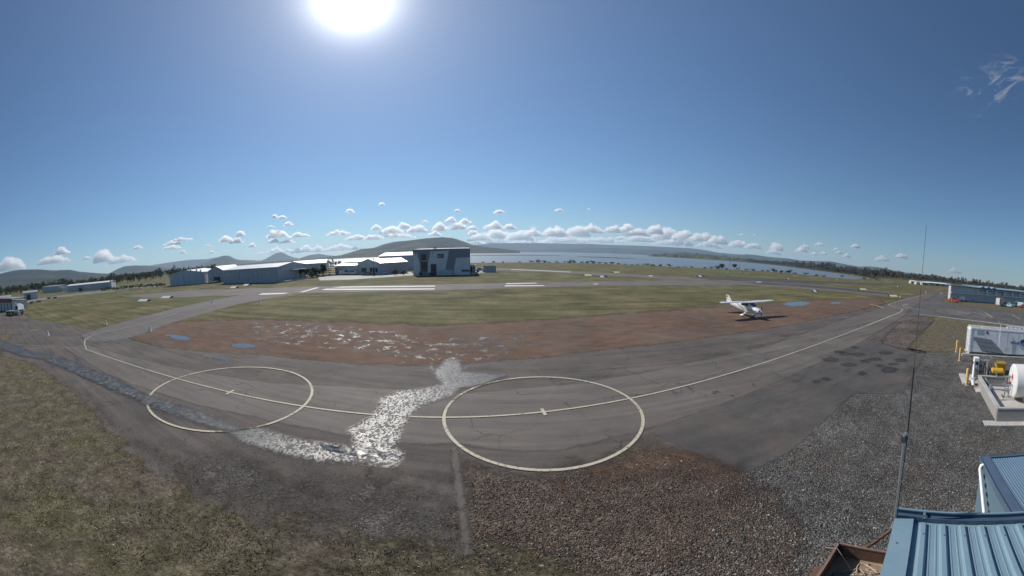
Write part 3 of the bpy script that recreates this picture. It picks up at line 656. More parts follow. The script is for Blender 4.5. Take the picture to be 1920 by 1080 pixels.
hill('hills', 'conical wooded hill left of the hangars', [(375, 496), (390, 490), (405, 483), (415, 479.5), (424, 478), (432, 480), (441, 485), (460, 489.5), (480, 492), (505, 494)], 6000, 900, mh1, 3.0)
hill('hills', 'long forested range at the far left', [(-40, 524), (0, 512), (20, 507), (40, 504), (70, 504), (100, 506), (130, 505), (150, 509), (185, 512), (205, 513), (230, 514), (260, 514), (300, 512)], 3600, 1500, mh1, 4.0)
hill('hills', 'rounded blue hill above the long low shed', [(190, 516), (205, 512), (220, 504), (232, 499), (250, 497), (275, 497.5), (300, 501), (330, 504), (380, 503), (430, 500)], 5200, 1000, mh1, 5.0)
hill('hills', 'low blue hill between the peak and the big hill', [(548, 490), (562, 484), (580, 478), (598, 475.5), (612, 478), (630, 480), (660, 481), (700, 482)], 7000, 1000, mh2, 6.0)
hill('hills', 'big rounded bushland hill behind the grey hangar', [(600, 484), (640, 478), (680, 466), (700, 464.5), (720, 457), (740, 452.5), (770, 449.5), (800, 445.5), (830, 443.5), (850, 445.5), (870, 452), (885, 458), (905, 462), (940, 466), (975, 470)], 3300, 1350, mh3, 7.0, 0.14)
hill('hills', 'long even range across the bay', [(860, 462), (895, 458.5), (925, 455), (960, 455), (1000, 455), (1060, 456), (1110, 457), (1160, 459), (1200, 460), (1260, 463), (1300, 465), (1320, 468), (1345, 473), (1380, 476), (1420, 479), (1460, 486)], 8600, 1600, mh2, 8.0, 0.16)
hill('hills', 'lower foreshore hills across the bay', [(930, 470), (960, 469), (1020, 468), (1080, 465.5), (1130, 464.5), (1180, 466), (1230, 469), (1280, 472), (1330, 476), (1380, 482)], 6300, 800, mh1, 9.0, 0.16)
hill('hills', 'rolling blue range above the right hand trees', [(1350, 482), (1370, 479), (1400, 476), (1420, 478), (1440, 481), (1480, 484.5), (1500, 488), (1530, 489), (1560, 490), (1590, 496), (1610, 499.5), (1630, 499), (1650, 501), (1670, 506), (1700, 511), (1730, 514), (1760, 517), (1790, 524), (1830, 531), (1880, 538), (1960, 546)], 6500, 1400, mh1, 10.0)
hill('hills', 'gentle wooded headland on the far shore', [(1216, 481), (1240, 477.5), (1270, 476), (1310, 477), (1350, 480), (1400, 486), (1440, 491), (1480, 497), (1520, 503)], 2300, 520, m_hill('headland', (0.03, 0.04, 0.018), (0.20, 0.19, 0.085), 0.9, 4.0), 11.0, 0.05, -2.7, 0.6, 160, 20, 0.02)

# low mud banks in the bay
for pts, lab in (([(882, 478.6), (930, 478.2), (985, 478.3), (1052, 479.2), (1052, 479.9), (985, 479.6), (882, 480.0)], 'thin dark mud bank in the middle of the bay'),
                 ([(1078, 481), (1100, 481.2), (1135, 482.3), (1165, 483.4), (1195, 484.8), (1160, 484.8), (1120, 483.4), (1090, 482)], 'long dark mud bank nearer the airfield')):
    q = [pix(x, y, WATER_Z) for x, y in pts]
    mb = MB(); c = sum(q, Vector()) / len(q); n = len(q)
    mb.add([(p.x, p.y, WATER_Z - 0.3) for p in q] + [(c.x + (p.x - c.x) * 0.96, c.y + (p.y - c.y) * 0.9, WATER_Z + 0.5) for p in q], [tuple(range(n, 2 * n))] + [(i, (i + 1) % n, (i + 1) % n + n, i + n) for i in range(n)])
    tag(mb.build('mud_bank', paint('mud', (0.07, 0.07, 0.055), 0.9, scale=0.05)), lab, None, None, 'structure')

# ================================================================== foliage
def m_leaf(name, c):
    t = NT(name)
    r = t.n('ShaderNodeNewGeometry').outputs['Random Per Island']
    col = t.ramp(r, [(0.0, tuple(x * 0.55 for x in c)), (0.6, c), (1.0, tuple(x * 1.7 for x in c))])
    b = t.bsdf(col, 0.75, 0, None, 0.25)
    tr = t.n('ShaderNodeBsdfTranslucent'); t.l(col, tr.inputs['Color'])
    mx = t.n('ShaderNodeMixShader'); mx.inputs[0].default_value = 0.22
    t.l(b.outputs[0], mx.inputs[1]); t.l(tr.outputs[0], mx.inputs[2]); t.l(mx.outputs[0], t.out.inputs['Surface'])
    return t.m
leaf_dark = m_leaf('leaf_dark', (0.050, 0.060, 0.030)); leaf_mid = m_leaf('leaf_mid', (0.052, 0.064, 0.030)); leaf_grey = m_leaf('leaf_grey', (0.105, 0.100, 0.078))
bark = paint('bark', (0.10, 0.085, 0.07), 0.9)
def leaves(mb, rnd, c, rad, n, size, lobes=6):
    """leaf clumps gathered in lobes through the crown's volume"""
    lob = []
    for _ in range(lobes):
        a = rnd.uniform(0, 6.283); k = rnd.uniform(0.25, 0.7)
        lob.append((Vector((math.cos(a) * k * rad[0], math.sin(a) * k * rad[1], rnd.uniform(-0.5, 0.6) * rad[2])), rnd.uniform(0.35, 0.6)))
    vs, fs = [], []
    for i in range(n):
        o, k = lob[i % lobes]
        d = Vector((rnd.gauss(0, 1), rnd.gauss(0, 1), rnd.gauss(0, 1))).normalized() * (rnd.random() ** 0.4)
        p = Vector(c) + o + Vector((d.x * rad[0] * k, d.y * rad[1] * k, d.z * rad[2] * k))
        u = Vector((rnd.gauss(0, 1), rnd.gauss(0, 1), rnd.gauss(0, 0.6))).normalized(); w = u.orthogonal().normalized()
        w = (Quaternion(u, rnd.uniform(0, 6.28)) @ w); s = size * rnd.uniform(0.6, 1.3)
        b = len(vs); vs += [p - u * s, p + w * s * 0.55, p + u * s, p - w * s * 0.55]; fs.append((b, b + 1, b + 2, b + 3))
    mb.add(vs, fs)
def make_tree(name, label, h, w, n, leaf, seed, loc, size=None, group=None, low=0.15, cat='tree'):
    rnd = random.Random(seed)
    t = thing(name, label, cat, loc, rnd.uniform(0, 6), group)
    tr = MB(); top = Vector((rnd.uniform(-.1, .1) * w, rnd.uniform(-.1, .1) * w, h * 0.75))
    tr.tube([(0, 0, -0.4), tuple(top * 0.5), tuple(top)], [h * 0.035, h * 0.025, h * 0.010], 6)
    for k in range(4):
        a = rnd.uniform(0, 6.28); z = h * rnd.uniform(0.25, 0.6)
        tr.tube([(top.x * z / h, top.y * z / h, z), (math.cos(a) * w * 0.3, math.sin(a) * w * 0.3, z + h * 0.22)], [h * 0.016, h * 0.006], 5)
    tr.build('trunk', bark, t)
    cr = MB(); leaves(cr, rnd, (0, 0, h * (low + (1 - low) / 2)), (w / 2, w / 2, h * (1 - low) / 2), n, size or h * 0.07, 8)
    cr.build('crown', leaf, t, fix=False)
    return t
# shrubs along the near shore: (x pixel, base y, width px, height px)
def ordinal(n):
    return '%d%s' % (n, 'th' if 10 <= n % 100 <= 20 else {1: 'st', 2: 'nd', 3: 'rd'}.get(n % 10, 'th'))
shrubs = [(905, 492, 8, 3), (925, 492, 10, 4), (944, 492, 7, 3), (974, 492, 10, 3), (998, 492, 14, 5), (1010, 492, 14, 6), (1020, 492, 12, 5), (1030, 492, 9, 3), (1044, 492, 8, 4), (1058, 492, 7, 3), (1066, 493, 10, 5), (1075, 493, 14, 7), (1090, 493, 12, 4), (1101, 493, 12, 5), (1112, 494, 14, 6), (1124, 494, 10, 4),
          (1136, 494, 9, 4), (1148, 495, 12, 5), (1160, 496, 10, 4), (1172, 496, 8, 3), (1184, 497, 9, 3), (1196, 497, 10, 3), (1211, 498, 16, 5), (1224, 499, 12, 5), (1238, 499, 9, 5), (1256, 499, 12, 5), (1272, 501, 9, 3), (1284, 501, 13, 3), (1297, 502, 9, 4), (1321, 503, 13, 4), (1334, 503, 10, 4),
          (1345, 504, 11, 7), (1353, 504, 12, 10), (1362, 505, 8, 4), (1376, 505, 13, 10), (1384, 505, 9, 4), (1400, 507, 14, 4), (1412, 508, 12, 5), (1430, 509, 11, 4), (1440, 509, 8, 4), (1452, 511, 14, 8), (1464, 512, 10, 6), (1478, 513, 15, 8), (1490, 514, 10, 4), (1510, 515, 16, 5), (1533, 518, 16, 5), (1545, 519, 9, 4), (1579, 519, 9, 4), (1620, 524, 10, 4), (1645, 526, 12, 4)]
for i, (x, y, w, h) in enumerate(shrubs):
    p = pix(x, y); dist = math.hypot(p.x, p.y); wm = dist * R(w / 10.73); hm = dist * R(h / VPX) * 1.15
    lab = '%s dark %s on the bay shore, %s of fifty from the left' % ('tall' if h >= 8 else 'low' if h <= 3 else 'rounded', 'tree' if h >= 8 else 'shrub', ordinal(i + 1))
    p = p * ((dist + 1.5) / dist)
    make_tree('shoreline_tree' if h >= 8 else 'shoreline_shrub', lab, hm, wm, 260, (leaf_dark, leaf_mid, leaf_dark)[i % 3], 100 + i, (p.x, p.y, -0.5), hm * 0.10, 'bushes along the bay shore', 0.02 if h < 8 else 0.15, 'tree' if h >= 8 else 'shrub')
def woodland(name, label, spots, leaf, seed, per=46):
    rnd = random.Random(seed); mb = MB()
    for (x, y, z, h, w) in spots:
        mb.tube([(x, y, z - 1), (x, y, z + h * 0.5)], [h * 0.03, h * 0.015], 3, False)
        leaves(mb, rnd, (x, y, z + h * 0.58), (w / 2, w / 2, h * 0.42), per, h * 0.11, 4)
    return tag(mb.build(name, leaf, None, fix=False), label, None, None, 'stuff')
rnd = random.Random(5)
def band(px0, px1, n, r_of, depth, h0, h1, zf=lambda az, r: -1.2):
    out = []
    for k in range(n):
        px = rnd.uniform(px0, px1); az = az_of(px); r = r_of(px, az) + rnd.uniform(0, depth) ; h = rnd.uniform(h0, h1) * (1 if rnd.random() > 0.15 else 1.35)
        out.append((r * math.sin(az), r * math.cos(az), zf(az, r), h, h * rnd.uniform(0.5, 0.85)))
    return out
shore = lambda px, az: float(np.interp(az, FAZ, FR)) * 1.02
woodland('woodland', 'dense grey green gum trees lining the far right shore', band(1400, 1560, 420, shore, 160, 11, 16) + band(1560, 1640, 300, shore, 120, 8, 12), leaf_grey, 21)
woodland('woodland', 'tree belt beyond the right end of the airfield', band(1630, 1960, 620, lambda px, az: 480 + (px - 1630) * 0.9, 160, 7, 12, lambda az, r: 0.0), leaf_grey, 22)
hb = bpy.data.objects['hills.010'] if 'hills.010' in bpy.data.objects else None
def headz(az, r):                                       # height of the headland under a tree
    ok_, loc, nrm, ix = hb.ray_cast(Vector((r * math.sin(az), r * math.cos(az), 400)), Vector((0, 0, -1)))
    return loc.z if ok_ else -2
bpy.context.view_layer.update()
woodland('woodland', 'scattered dark trees over the headland fields', band(1222, 1420, 420, lambda px, az: 1810, 560, 7, 13, headz), leaf_dark, 23, 30)
woodland('woodland', 'scrubby bushland behind the far left sheds', band(-60, 130, 380, lambda px, az: 300, 420, 4, 9, lambda az, r: 0.0) + band(120, 275, 240, lambda px, az: 330, 300, 4, 8, lambda az, r: 0.0) + band(195, 400, 420, lambda px, az: 300, 620, 4, 9, lambda az, r: 0.0), leaf_dark, 24, 40)
woodland('woodland', 'dark tree line on the shore behind the left hangars', band(370, 640, 260, lambda px, az: float(np.interp(az, NAZ, NR)) - 24 if az > NAZ[0] else 330, 16, 2.0, 4.5, lambda az, r: 0.0), leaf_dark, 25, 40)

# ================================================================== clouds
def m_cloud():
    """bright water droplet cloud: scattering volume, thickness set per cloud"""
    t = NT('cloud_white')
    at = t.n('ShaderNodeAttribute', attribute_type='OBJECT', attribute_name='puff')
    v = t.n('ShaderNodeVolumeScatter'); v.inputs['Color'].default_value = (1, 1, 1, 1); v.inputs['Anisotropy'].default_value = 0.55
    t.l(at.outputs['Fac'], v.inputs['Density'])
    t.l(v.outputs[0], t.out.inputs['Volume'])
    return t.m
mc = m_cloud()
ico = bmesh.new(); bmesh.ops.create_icosphere(ico, subdivisions=3, radius=1.0)
ICO_V = [v.co.copy() for v in ico.verts]; ICO_F = [tuple(v.index for v in f.verts) for f in ico.faces]; ico.free()
clouds = [(22, 496, 46, 24), (116, 472, 30, 11), (100, 487, 58, 16), (195, 482, 34, 22), (228, 487, 54, 14), (164, 484, 16, 5), (258, 464, 18, 6), (341, 449, 42, 7), (322, 456, 32, 7), (323, 464, 34, 8), (343, 473, 12, 6), (390, 461, 9, 5), (397, 473, 12, 5), (424, 449, 24, 12), (443, 452, 24, 9), (451, 439, 15, 9), (472, 460, 12, 8),
          (521, 439, 36, 15), (561, 441, 38, 9), (513, 452, 18, 8), (538, 453, 30, 7), (529, 407, 16, 6), (508, 425, 14, 4), (541, 420, 16, 7), (515, 406, 8, 6), (520, 471, 80, 9), (580, 468, 70, 12), (640, 465, 70, 11), (635, 437, 46, 9), (657, 396, 14, 7), (716, 383, 10, 5), (668, 446, 40, 10), (700, 445, 34, 10),
          (706, 427, 18, 9), (735, 432, 40, 14), (758, 424, 22, 10), (782, 430, 36, 13), (745, 442, 60, 10), (797, 416, 10, 5), (824, 427, 24, 14), (858, 425, 44, 12), (845, 413, 20, 9), (872, 416, 24, 9), (815, 439, 24, 8), (885, 428, 18, 8), (888, 437, 18, 10), (858, 395, 10, 5), (936, 397, 20, 7),
          (925, 424, 34, 13), (955, 426, 24, 10), (900, 446, 44, 14), (935, 440, 50, 18), (975, 443, 52, 18), (1000, 437, 34, 14), (1040, 436, 50, 18), (1080, 435, 46, 18), (1110, 431, 40, 14), (1060, 450, 90, 14), (1150, 431, 36, 12), (1172, 430, 44, 14), (1196, 436, 40, 14), (1200, 448, 60, 12), (1228, 432, 28, 16), (1250, 440, 56, 20), (1284, 441, 46, 16), (1316, 446, 52, 16), (1345, 451, 36, 14), (1130, 450, 90, 12), (1270, 456, 90, 12), (1330, 460, 50, 10), (1165, 447, 24, 7), (990, 455, 110, 9), (920, 456, 90, 9),
          (1048, 394, 16, 5), (1000, 428, 12, 4), (1104, 392, 5, 3), (1385, 458, 40, 14), (1412, 462, 34, 10), (1456, 463, 20, 16), (1450, 473, 32, 9), (1510, 462, 12, 8), (1503, 468, 22, 10), (1536, 458, 20, 5), (1526, 475, 12, 6), (1543, 475, 14, 6), (1568, 468, 12, 5), (1572, 473, 14, 5), (1603, 462, 18, 6), (1587, 480, 16, 6), (1653, 485, 26, 9), (1690, 480, 24, 9), (1789, 508, 22, 9), (1390, 440, 8, 4), (1415, 441, 6, 3)]
for i, (x, y, w, h) in enumerate(clouds):
    rnd = random.Random(900 + i)
    D = 15500 + 5000 * rnd.random()
    w, h = w * 1.12, h * 1.2
    c = pix_at(x, y + h * 0.42, D); wm = D * R(w / 10.73); hm = D * R(h / VPX)
    sx = Vector((c.y, -c.x, 0)).normalized(); sy = Vector((c.x, c.y, 0)).normalized()
    mb = MB(); nb = max(6, min(22, int(5 + 10 * w / 50 + 4 * w / max(6, h))))
    for k in range(nb):
        u = (k + 0.5) / nb * 2 - 1 + rnd.uniform(-0.1, 0.1)
        crest = (1 - abs(u) ** 1.6) * rnd.uniform(0.45, 1.0)
        r0 = hm * (0.20 + 0.34 * crest) ; rx = max(r0, wm / nb * 0.8) * rnd.uniform(0.8, 1.15)
        o = c + sx * (u * wm * 0.46) + sy * rnd.uniform(-0.4, 0.4) * hm + Vector((0, 0, r0 * 0.55 + crest * hm * 0.36 * rnd.random()))
        vs = []
        for v in ICO_V:
            nz = mnoise.fractal(v * 1.6 + Vector((i * 3.1, k * 1.7, 0)), 0.7, 2.1, 5)
            q = v * (1 + 0.55 * nz)
            z = q.z * r0
            if z < -0.35 * r0: z = -0.35 * r0 + (z + 0.35 * r0) * 0.25
            vs.append(o + sx * (q.x * rx) + sy * (q.y * rx) + Vector((0, 0, z)))
        mb.add(vs, ICO_F)
    o = mb.build('cloud', mc, None, True, fix=False)
    md = o.modifiers.new('remesh', 'REMESH'); md.mode = 'VOXEL'; md.voxel_size = hm / 20
    o['puff'] = 5.0 / hm
    tag(o, None, None, None, 'structure')
# thin ice cloud high on the right
def m_cirrus():
    t = NT('cirrus'); o = t.obj()
    n = t.noise(0.00055, 7, 0.62, t.map(o, (1.0, 3.2, 1), (0, 0, 0.35)), 1.2)
    d = t.n('ShaderNodeVectorMath', operation='LENGTH'); t.l(t.map(o, (1 / 2900, 1 / 1500, 0)), d.inputs[0])
    a = t.math('MULTIPLY', t.mr(n, 0.52, 0.80, 0, 0.42), t.mr(d.outputs['Value'], 0.25, 1.0, 1, 0, True))
    df = t.n('ShaderNodeBsdfDiffuse'); df.inputs['Color'].default_value = (0.9, 0.9, 0.9, 1)
    tl = t.n('ShaderNodeBsdfTranslucent'); tl.inputs['Color'].default_value = (0.9, 0.9, 0.9, 1)
    m1 = t.n('ShaderNodeMixShader'); m1.inputs[0].default_value = 0.6; t.l(df.outputs[0], m1.inputs[1]); t.l(tl.outputs[0], m1.inputs[2])
    tp = t.n('ShaderNodeBsdfTransparent'); m2 = t.n('ShaderNodeMixShader'); t.l(a, m2.inputs[0]); t.l(tp.outputs[0], m2.inputs[1]); t.l(m1.outputs[0], m2.inputs[2])
    t.l(m2.outputs[0], t.out.inputs['Surface']); return t.m
mci = m_cirrus()
for i, (x, y) in enumerate(((1855, 172), (1915, 135))):
    c = pix_at(x, y, 12500)
    mb = MB(); mb.box((0, 0, 0), (6000, 3200, 6))
    o = mb.build('cloud', mci, None, loc=c, rotz=0.5 + i); tag(o, None, None, None, 'structure')

# ================================================================== air
mb = MB(); top = 420.0
mb.box((0, 0, (top - 8) / 2), (23000, 23000, top + 8))
t = NT('haze_air')
v = t.n('ShaderNodeVolumePrincipled'); v.inputs['Color'].default_value = (0.60, 0.80, 1.0, 1); v.inputs['Density'].default_value = 0.00007; v.inputs['Anisotropy'].default_value = 0.25
t.l(v.outputs[0], t.out.inputs['Volume'])
tag(mb.build('haze', t.m), 'thin blue haze over the bay and hills', None, None, 'stuff')
# ================================================================== buildings
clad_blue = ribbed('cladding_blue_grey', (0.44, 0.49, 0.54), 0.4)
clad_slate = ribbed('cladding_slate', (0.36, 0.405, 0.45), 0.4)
clad_green = ribbed('cladding_pale_green', (0.46, 0.50, 0.49), 0.4)
clad_grey = ribbed('cladding_grey', (0.46, 0.48, 0.50), 0.4)
clad_cream = ribbed('cladding_cream', (0.55, 0.54, 0.50), 0.4)
roof_zinc = ribbed('roof_zincalume', (0.72, 0.73, 0.74), 0.4, 0.38, 0.35, dirt=(0.45, 0.44, 0.42))
roof_white = ribbed('roof_white', (0.80, 0.80, 0.79), 0.4, 0.4, 0.0)
roof_grey = ribbed('roof_grey', (0.36, 0.38, 0.40), 0.4, 0.45, 0.1)
white_trim = paint('white_trim', (0.74, 0.74, 0.73), 0.5)
dark_metal = paint('dark_metal', (0.045, 0.05, 0.055), 0.5)
grey_metal = paint('grey_metal', (0.30, 0.31, 0.32), 0.45, 0.3)
steel = paint('galvanised_steel', (0.42, 0.43, 0.44), 0.42, 0.7)
concrete = paint('concrete', (0.40, 0.385, 0.36), 0.9, scale=1.2, vary=0.2, dirt=(0.22, 0.20, 0.18))
slab_conc = paint('slab_concrete', (0.46, 0.44, 0.41), 0.9, scale=0.8, vary=0.2, dirt=(0.27, 0.25, 0.22))
glass_m = glass()
seam_m = paint('door_seam', (0.05, 0.06, 0.07), 0.7)

def frame_of(p0, p1):
    """local frame: x along the front from p0 to p1, y away from the camera"""
    d = Vector((p1[0] - p0[0], p1[1] - p0[1], 0)); return Vector((p0[0], p0[1], 0)), math.atan2(d.y, d.x), d.length
def gable(name, label, p0, p1, depth, eave, ridge, axis, wall, roof, group=None, over=0.35, eave2=None):
    o, rz, L = frame_of(p0, p1)
    t = thing(name, label, 'hangar' if 'hangar' in name else 'shed' if 'shed' in name else 'building', o, rz, group)
    D = depth; e2 = eave2 if eave2 is not None else eave
    w = MB(); r = MB()
    if axis == 'x':
        w.prism([(0, -0.3), (D, -0.3), (D, e2), (D / 2, ridge), (0, eave)], 0, 0, L)
        m = D / 2; k = (ridge - eave) / m; k2 = (ridge - e2) / m
        r.slab([(-over, -over, eave - k * over + 0.06), (L + over, -over, eave - k * over + 0.06), (L + over, m, ridge + 0.06), (-over, m, ridge + 0.06)], 0.10)
        r.slab([(-over, m, ridge + 0.06), (L + over, m, ridge + 0.06), (L + over, D + over, e2 - k2 * over + 0.06), (-over, D + over, e2 - k2 * over + 0.06)], 0.10)
        rc = [(-over, m), (L + over, m)]
    else:
        w.prism([(0, -0.3), (L, -0.3), (L, e2), (L / 2, ridge), (0, eave)], 1, 0, D)
        m = L / 2; k = (ridge - eave) / m; k2 = (ridge - e2) / m
        r.slab([(-over, D + over, eave - k * over + 0.06), (-over, -over, eave - k * over + 0.06), (m, -over, ridge + 0.06), (m, D + over, ridge + 0.06)], 0.10)
        r.slab([(m, D + over, ridge + 0.06), (m, -over, ridge + 0.06), (L + over, -over, e2 - k2 * over + 0.06), (L + over, D + over, e2 - k2 * over + 0.06)], 0.10)
        rc = [(m, -over), (m, D + over)]
    w.build('wall', wall, t); ro = r.build('roof', roof, t)
    MB().bar((*rc[0], ridge + 0.09), (*rc[1], ridge + 0.09), 0.5, 0.06).build('ridge_cap', roof, ro)
    g = MB()
    if axis == 'x': g.bar((-over, -over - 0.06, eave - 0.1), (L + over, -over - 0.06, eave - 0.1), 0.14)
    else: g.bar((-over - 0.06, -over, eave - 0.1), (-over - 0.06, D + over, eave - 0.1), 0.14)
    g.build('gutter', grey_metal, ro)
    return t, L
def front_box(t, name, x0, x1, z0, z1, mat, y=-0.04, th=0.08, parent=None):
    return MB().box(((x0 + x1) / 2, y, (z0 + z1) / 2), (x1 - x0, th, z1 - z0)).build(name, mat, parent or t)
def G_(x, y): return pix(x, y)

# ---- blue grey hangar far left (gable towards us)
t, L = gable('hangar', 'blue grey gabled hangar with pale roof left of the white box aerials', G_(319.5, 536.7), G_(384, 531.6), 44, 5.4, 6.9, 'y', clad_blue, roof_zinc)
for k in range(5):
    d = front_box(t, 'door_panel', 1.0 + k * (L - 2) / 5 + 0.06, 1.0 + (k + 1) * (L - 2) / 5 - 0.06, 0.05, 4.9, clad_blue, -0.05 - 0.05 * (k % 2))
    front_box(t, 'door_seam', 1.0 + (k + 1) * (L - 2) / 5 - 0.05, 1.0 + (k + 1) * (L - 2) / 5 + 0.05, 0.05, 4.85, seam_m, -0.14, 0.02)
MB().box((L + 0.35, 0.2, 2.8), (0.5, 0.5, 5.6)).build('corner_post', clad_cream, t)
for y in (9, 20, 31): MB().box((-0.03, y, 2.5), (0.06, 0.18, 4.8)).build('wall_seam', seam_m, t)
for x, y, h in ((L * 0.62, 0.8, 1.0), (L * 0.78, 1.2, 1.3), (L * 0.9, 0.6, 0.8)):
    MB().box((x, y, 6.9 - abs(x - L / 2) * 0.16 + h / 2), (0.7, 0.7, h)).tube([(x, y, 6.6), (x + 0.3, y, 8.0)], 0.06, 6).build('roof_vent', white_trim, t)

# ---- long slate hangar with the white roof
p0, p1 = G_(419, 532), G_(522, 529.6)
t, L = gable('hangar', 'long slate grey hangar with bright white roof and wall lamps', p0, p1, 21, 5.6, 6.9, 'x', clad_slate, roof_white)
for k in range(6):
    front_box(t, 'door_panel', 0.3 + k * (L - 0.6) / 6 + 0.05, 0.3 + (k + 1) * (L - 0.6) / 6 - 0.05, 0.05, 5.2, clad_slate, -0.04 - 0.04 * (k % 2))
for x in (4, 12, 20.5, 27): MB().box((x, -0.22, 3.55), (0.95, 0.25, 0.24)).build('wall_lamp', white_trim, t)
MB().box((L + 0.06, 10.5, 4.5), (0.12, 17.0, 0.9)).build('fascia', clad_grey, t)
for y in (13, 16.5): MB().box((L + 0.8, y, 1.9), (0.35, 0.35, 3.8)).build('awning_post', white_trim, t)
MB().box((L + 1.2, 13, 4.0), (2.4, 10, 0.15)).build('awning', clad_grey, t)
MB().box((L + 2.2, 7, 0.25), (3.5, 15, 0.5)).build('kerb_slab', slab_conc, t)
# ---- darker hangar left of it
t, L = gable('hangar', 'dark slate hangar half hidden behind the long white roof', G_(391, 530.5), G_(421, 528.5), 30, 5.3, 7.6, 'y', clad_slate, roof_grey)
front_box(t, 'door', L * 0.35, L * 0.75, 0.05, 2.6, dark_metal); MB().box((L * 0.5, -0.2, 3.0), (0.9, 0.25, 0.22)).build('wall_lamp', white_trim, t)
# ---- pale roofed shed behind the car park
gable('hangar', 'low green grey hangar behind the car park trees', pix_at(548, 512, 185).xy.to_3d(), pix_at(612, 511, 182).xy.to_3d(), 16, 5.2, 6.9, 'x', clad_green, roof_grey)
# ---- group of gabled hangars in the middle
t, L = gable('hangar', 'gabled hangar with lit windows and pale side roof', G_(671.7, 515), G_(711.7, 515), 17, 4.65, 6.3, 'y', clad_green, roof_zinc)
for a, b in ((0.16, 0.42), (0.56, 0.94)):
    f = front_box(t, 'window', L * a, L * b, 0.9, 2.9, white_trim)
    for k in range(3):
        w0 = L * a + (L * (b - a)) * (k + 0.08) / 3; w1 = L * a + (L * (b - a)) * (k + 0.92) / 3
        front_box(t, 'pane', w0, w1, 1.0, 2.8, glass_m, -0.09, 0.04, f)
for a in (0.28, 0.68, 0.86): MB().box((L * a, -0.25, 3.7), (0.9, 0.3, 0.28)).build('wall_lamp', white_trim, t)
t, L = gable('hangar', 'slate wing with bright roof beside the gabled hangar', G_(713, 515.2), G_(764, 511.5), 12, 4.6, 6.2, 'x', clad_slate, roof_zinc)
for k in range(4): front_box(t, 'door_panel', 0.4 + k * (L - 0.8) / 4 + 0.05, 0.4 + (k + 1) * (L - 0.8) / 4 - 0.05, 0.05, 4.2, clad_slate)
t, L = gable('hangar', 'low lean hangar left of the gabled one', G_(629, 515.5), G_(670.5, 515.2), 10, 3.9, 4.7, 'x', clad_green, roof_white)
for k in range(3): front_box(t, 'door', L * (0.08 + 0.3 * k), L * (0.30 + 0.3 * k), 0.05, 2.9, clad_grey)
gable('hangar', 'white roofed hangar peeping over the lean one', pix_at(648, 511, 172).xy.to_3d(), pix_at(694, 511, 168).xy.to_3d(), 14, 5.0, 6.3, 'x', clad_green, roof_white)
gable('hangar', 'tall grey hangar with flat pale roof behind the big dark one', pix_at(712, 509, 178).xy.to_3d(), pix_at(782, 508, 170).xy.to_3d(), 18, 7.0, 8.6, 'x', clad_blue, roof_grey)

# ---- big dark hangar with pale slanting panels
o, rz, L = frame_of(G_(775, 517), G_(882, 515))
t = thing('hangar', 'tall charcoal hangar front with pale slanting wall panels', 'hangar', o, rz)
H = 9.1; D = 24
char = ribbed('cladding_charcoal', (0.21, 0.222, 0.25), 0.25, 0.5); pale = paint('pale_render', (0.60, 0.615, 0.64), 0.7, scale=0.5)
MB().prism([(0, -0.3), (L, -0.3), (L, H), (0, H)], 1, 0, D).build('wall', char, t)
rf = MB().slab([(0.15, D - 0.15, H + 0.5), (0.15, 0.15, H + 0.03), (L - 0.15, 0.15, H + 0.03), (L - 0.15, D - 0.15, H + 0.5)], 0.05).build('roof', roof_grey, t)
for x in (8.2, 8.9): MB().box((x, 1.2, H + 0.4), (0.35, 0.4, 0.7)).build('roof_vent', dark_metal, rf)
sx_ = lambda u: (u - 150) / 1135 * L
sz_ = lambda v: H - (v - 178) / 470 * H
def facade(name, pts, mat, y=-0.06, y1=0.05, parent=None):
    return MB().prism([(sx_(a), max(-0.05, sz_(b))) for a, b in pts], 1, y, y1).build(name, mat, parent or t)
facade('facade_panel', [(156, 235), (235, 235), (288, 430), (288, 652), (156, 652)], pale)
facade('facade_panel', [(505, 222), (868, 214), (795, 550), (795, 652), (620, 652), (620, 445), (500, 445), (500, 652), (445, 652), (450, 425)], pale)
facade('facade_panel', [(1010, 345), (1280, 335), (1280, 652), (950, 652), (955, 560)], pale)
facade('low_wall', [(690, 555), (938, 550), (938, 652), (690, 652)], clad_grey, -1.0, -0.1)
facade('roller_door', [(505, 450), (612, 450), (612, 652), (505, 652)], paint('roller_door', (0.05, 0.055, 0.062), 0.6), -0.03, 0.04)
for q in ([(315, 265), (415, 265), (415, 372), (315, 372)], [(315, 402), (440, 402), (440, 575), (315, 575)], [(1110, 555), (1275, 550), (1275, 595), (1110, 600)]):
    f = facade('window', q, dark_metal, -0.05, 0.02); xs = [a for a, b in q]; zs = [b for a, b in q]
    n_ = 3 if max(xs) - min(xs) < 140 else 5
    for k in range(n_):
        a, b = min(xs) + (max(xs) - min(xs)) * (k + 0.06) / n_, min(xs) + (max(xs) - min(xs)) * (k + 0.94) / n_
        facade('pane', [(a, min(zs) + 6), (b, min(zs) + 6), (b, max(zs) - 6), (a, max(zs) - 6)], glass_m, -0.08, -0.04, f)
sg = facade('sign_board', [(640, 270), (765, 268), (765, 340), (640, 342)], dark_metal, -0.14, -0.05)
def text_mesh(txt, size, mat, parent, loc, rot, name='lettering', depth=0.01):
    c = bpy.data.curves.new('lettering', 'FONT'); c.body = txt; c.size = size; c.extrude = depth; c.align_x = 'CENTER'; c.align_y = 'CENTER'
    tmp = bpy.data.objects.new('tmp', c); COL.objects.link(tmp); bpy.context.view_layer.update()
    m = bpy.data.meshes.new_from_object(tmp.evaluated_get(bpy.context.evaluated_depsgraph_get()))
    bpy.data.objects.remove(tmp); m.materials.clear(); m.materials.append(mat)
    ob = link(name, m, parent, loc); ob.rotation_euler = rot; return ob
text_mesh('or1', 1.25, white_trim, sg, (sx_(700), -0.16, sz_(306)), (R(90), 0, 0))
